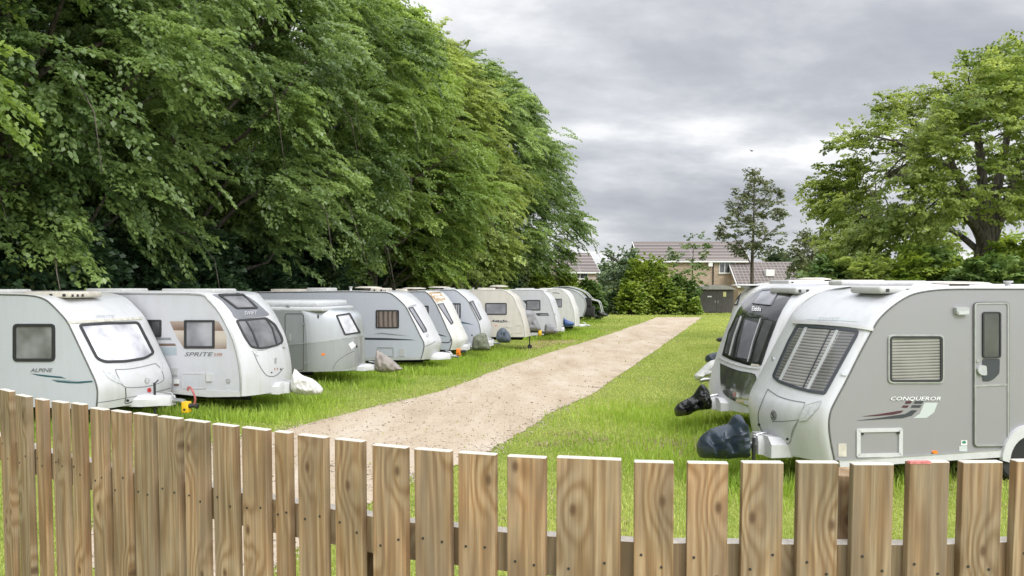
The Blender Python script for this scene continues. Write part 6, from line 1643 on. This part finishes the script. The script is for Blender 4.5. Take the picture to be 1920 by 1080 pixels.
# a low belt of far woodland closing the horizon
n = 14000; fx = RNG.uniform(-160, 200, n); fy = RNG.uniform(150, 175, n); fz = RNG.random(n) ** 0.7 * (4.5 + 3.0 * fnoise(fx, fy * 0 + 3, 0.09, 12))
S_ = np.stack([fx, fy, fz], 1); O_ = unit(np.stack([RNG.normal(0, .5, n), -np.ones(n), RNG.normal(0.2, .4, n)], 1))
tag(link('treeline', cloud('treeline', S_, O_, 1.6, 8, 0.9, 0.3, np.random.default_rng(5), up=0.4), M['bush_dark']), 'far belt of dark woodland closing the horizon', 'treeline', kind='stuff')

# loose stones on the track and washed out along its edges
n = 6500
ii = RNG.integers(0, len(up_g) - 1, n); jj = RNG.random(n)
U_ = np.array([[p.x, p.y] for p in up_g]); W_ = np.array([[p.x, p.y] for p in lo_g]); k2 = np.minimum((ii * len(W_) / len(U_)).astype(int), len(W_) - 2)
a_ = U_[ii] + (U_[ii + 1] - U_[ii]) * jj[:, None]; tt = RNG.random(n)
dd_ = ((W_[None, :, :] - a_[:, None, :]) ** 2).sum(2).argmin(1); b_ = W_[dd_]
edge = RNG.random(n) < 0.45; tt = np.where(edge, np.where(RNG.random(n) < .35, RNG.normal(0.0, 0.03, n), RNG.normal(1.0, 0.035, n)), tt)
P_ = a_ + (b_ - a_) * tt[:, None] + RNG.normal(0, 0.05, (n, 2))
r_ = RNG.uniform(0.006, 0.020, n) * np.where(RNG.random(n) < 0.06, 1.8, 1.0)
oct_ = np.array([[1, 0, 0], [0, 1, 0], [-1, 0, 0], [0, -1, 0], [0, 0, 0.75], [0, 0, -0.5]], float)
V = oct_[None] * r_[:, None, None] * RNG.uniform(0.6, 1.3, (n, 6, 1)); th = RNG.random(n) * 6.283
c_, s_ = np.cos(th), np.sin(th); X0 = V[:, :, 0] * c_[:, None] - V[:, :, 1] * s_[:, None]; Y0 = V[:, :, 0] * s_[:, None] + V[:, :, 1] * c_[:, None]
V = np.stack([X0 + P_[:, None, 0], Y0 + P_[:, None, 1], V[:, :, 2] + 0.014 + 0.3 * r_[:, None]], 2)
tri = np.array([[0, 1, 4], [1, 2, 4], [2, 3, 4], [3, 0, 4], [1, 0, 5], [2, 1, 5], [3, 2, 5], [0, 3, 5]])
Fi = (np.arange(n)[:, None, None] * 6 + tri[None]).reshape(-1, 3)
me = bpy.data.meshes.new('gravel'); me.vertices.add(6 * n); me.loops.add(24 * n); me.polygons.add(8 * n)
me.vertices.foreach_set('co', V.astype(np.float32).ravel()); me.loops.foreach_set('vertex_index', Fi.astype(np.int32).ravel()); me.polygons.foreach_set('loop_start', np.arange(0, 24 * n, 3, dtype=np.int32)); me.update(calc_edges=True)
at = me.attributes.new('tint', 'FLOAT', 'FACE'); at.data.foreach_set('value', np.repeat(RNG.random(n), 8).astype(np.float32))
gmat, nt, b = new_mat('loose_stone'); at_ = N(nt, 'ShaderNodeAttribute', attribute_name='tint'); rp = ramp(nt, [(0, (0.28, 0.22, 0.16)), (0.5, (0.44, 0.37, 0.29)), (1, (0.58, 0.52, 0.45))]); nt.links.new(at_.outputs['Fac'], rp.inputs['Fac']); nt.links.new(rp.outputs['Color'], b.inputs['Base Color']); b.inputs['Roughness'].default_value = 0.9
tag(link('gravel', me, gmat), 'loose pale stones scattered over the track and along its edges', 'gravel', kind='stuff')

q = onY(1411, 283, 58)
bm = bmesh.new(); vv = [bm.verts.new(p) for p in ((-0.26, 0.05, 0.10), (-0.10, 0.02, 0.04), (0, 0, 0.03), (0.10, 0.02, 0.04), (0.26, 0.05, 0.10), (-0.10, 0.10, 0.03), (0.10, 0.10, 0.03), (0, 0.18, 0.0), (0, -0.10, 0.01), (0, 0.03, -0.04))]
for f_ in ((0, 1, 5), (1, 2, 7, 5), (2, 3, 6, 7), (3, 4, 6), (1, 8, 2), (2, 8, 3), (1, 9, 8), (3, 8, 9), (1, 5, 9), (3, 9, 6), (5, 7, 9), (6, 9, 7)): bm.faces.new([vv[k] for k in f_])
bd = obj('bird', bm, M['under']); bd.location = q; bd.rotation_euler = (0, 0, 0.5); tag(bd, 'tiny dark bird flying in the grey sky above the slender tree', 'bird')
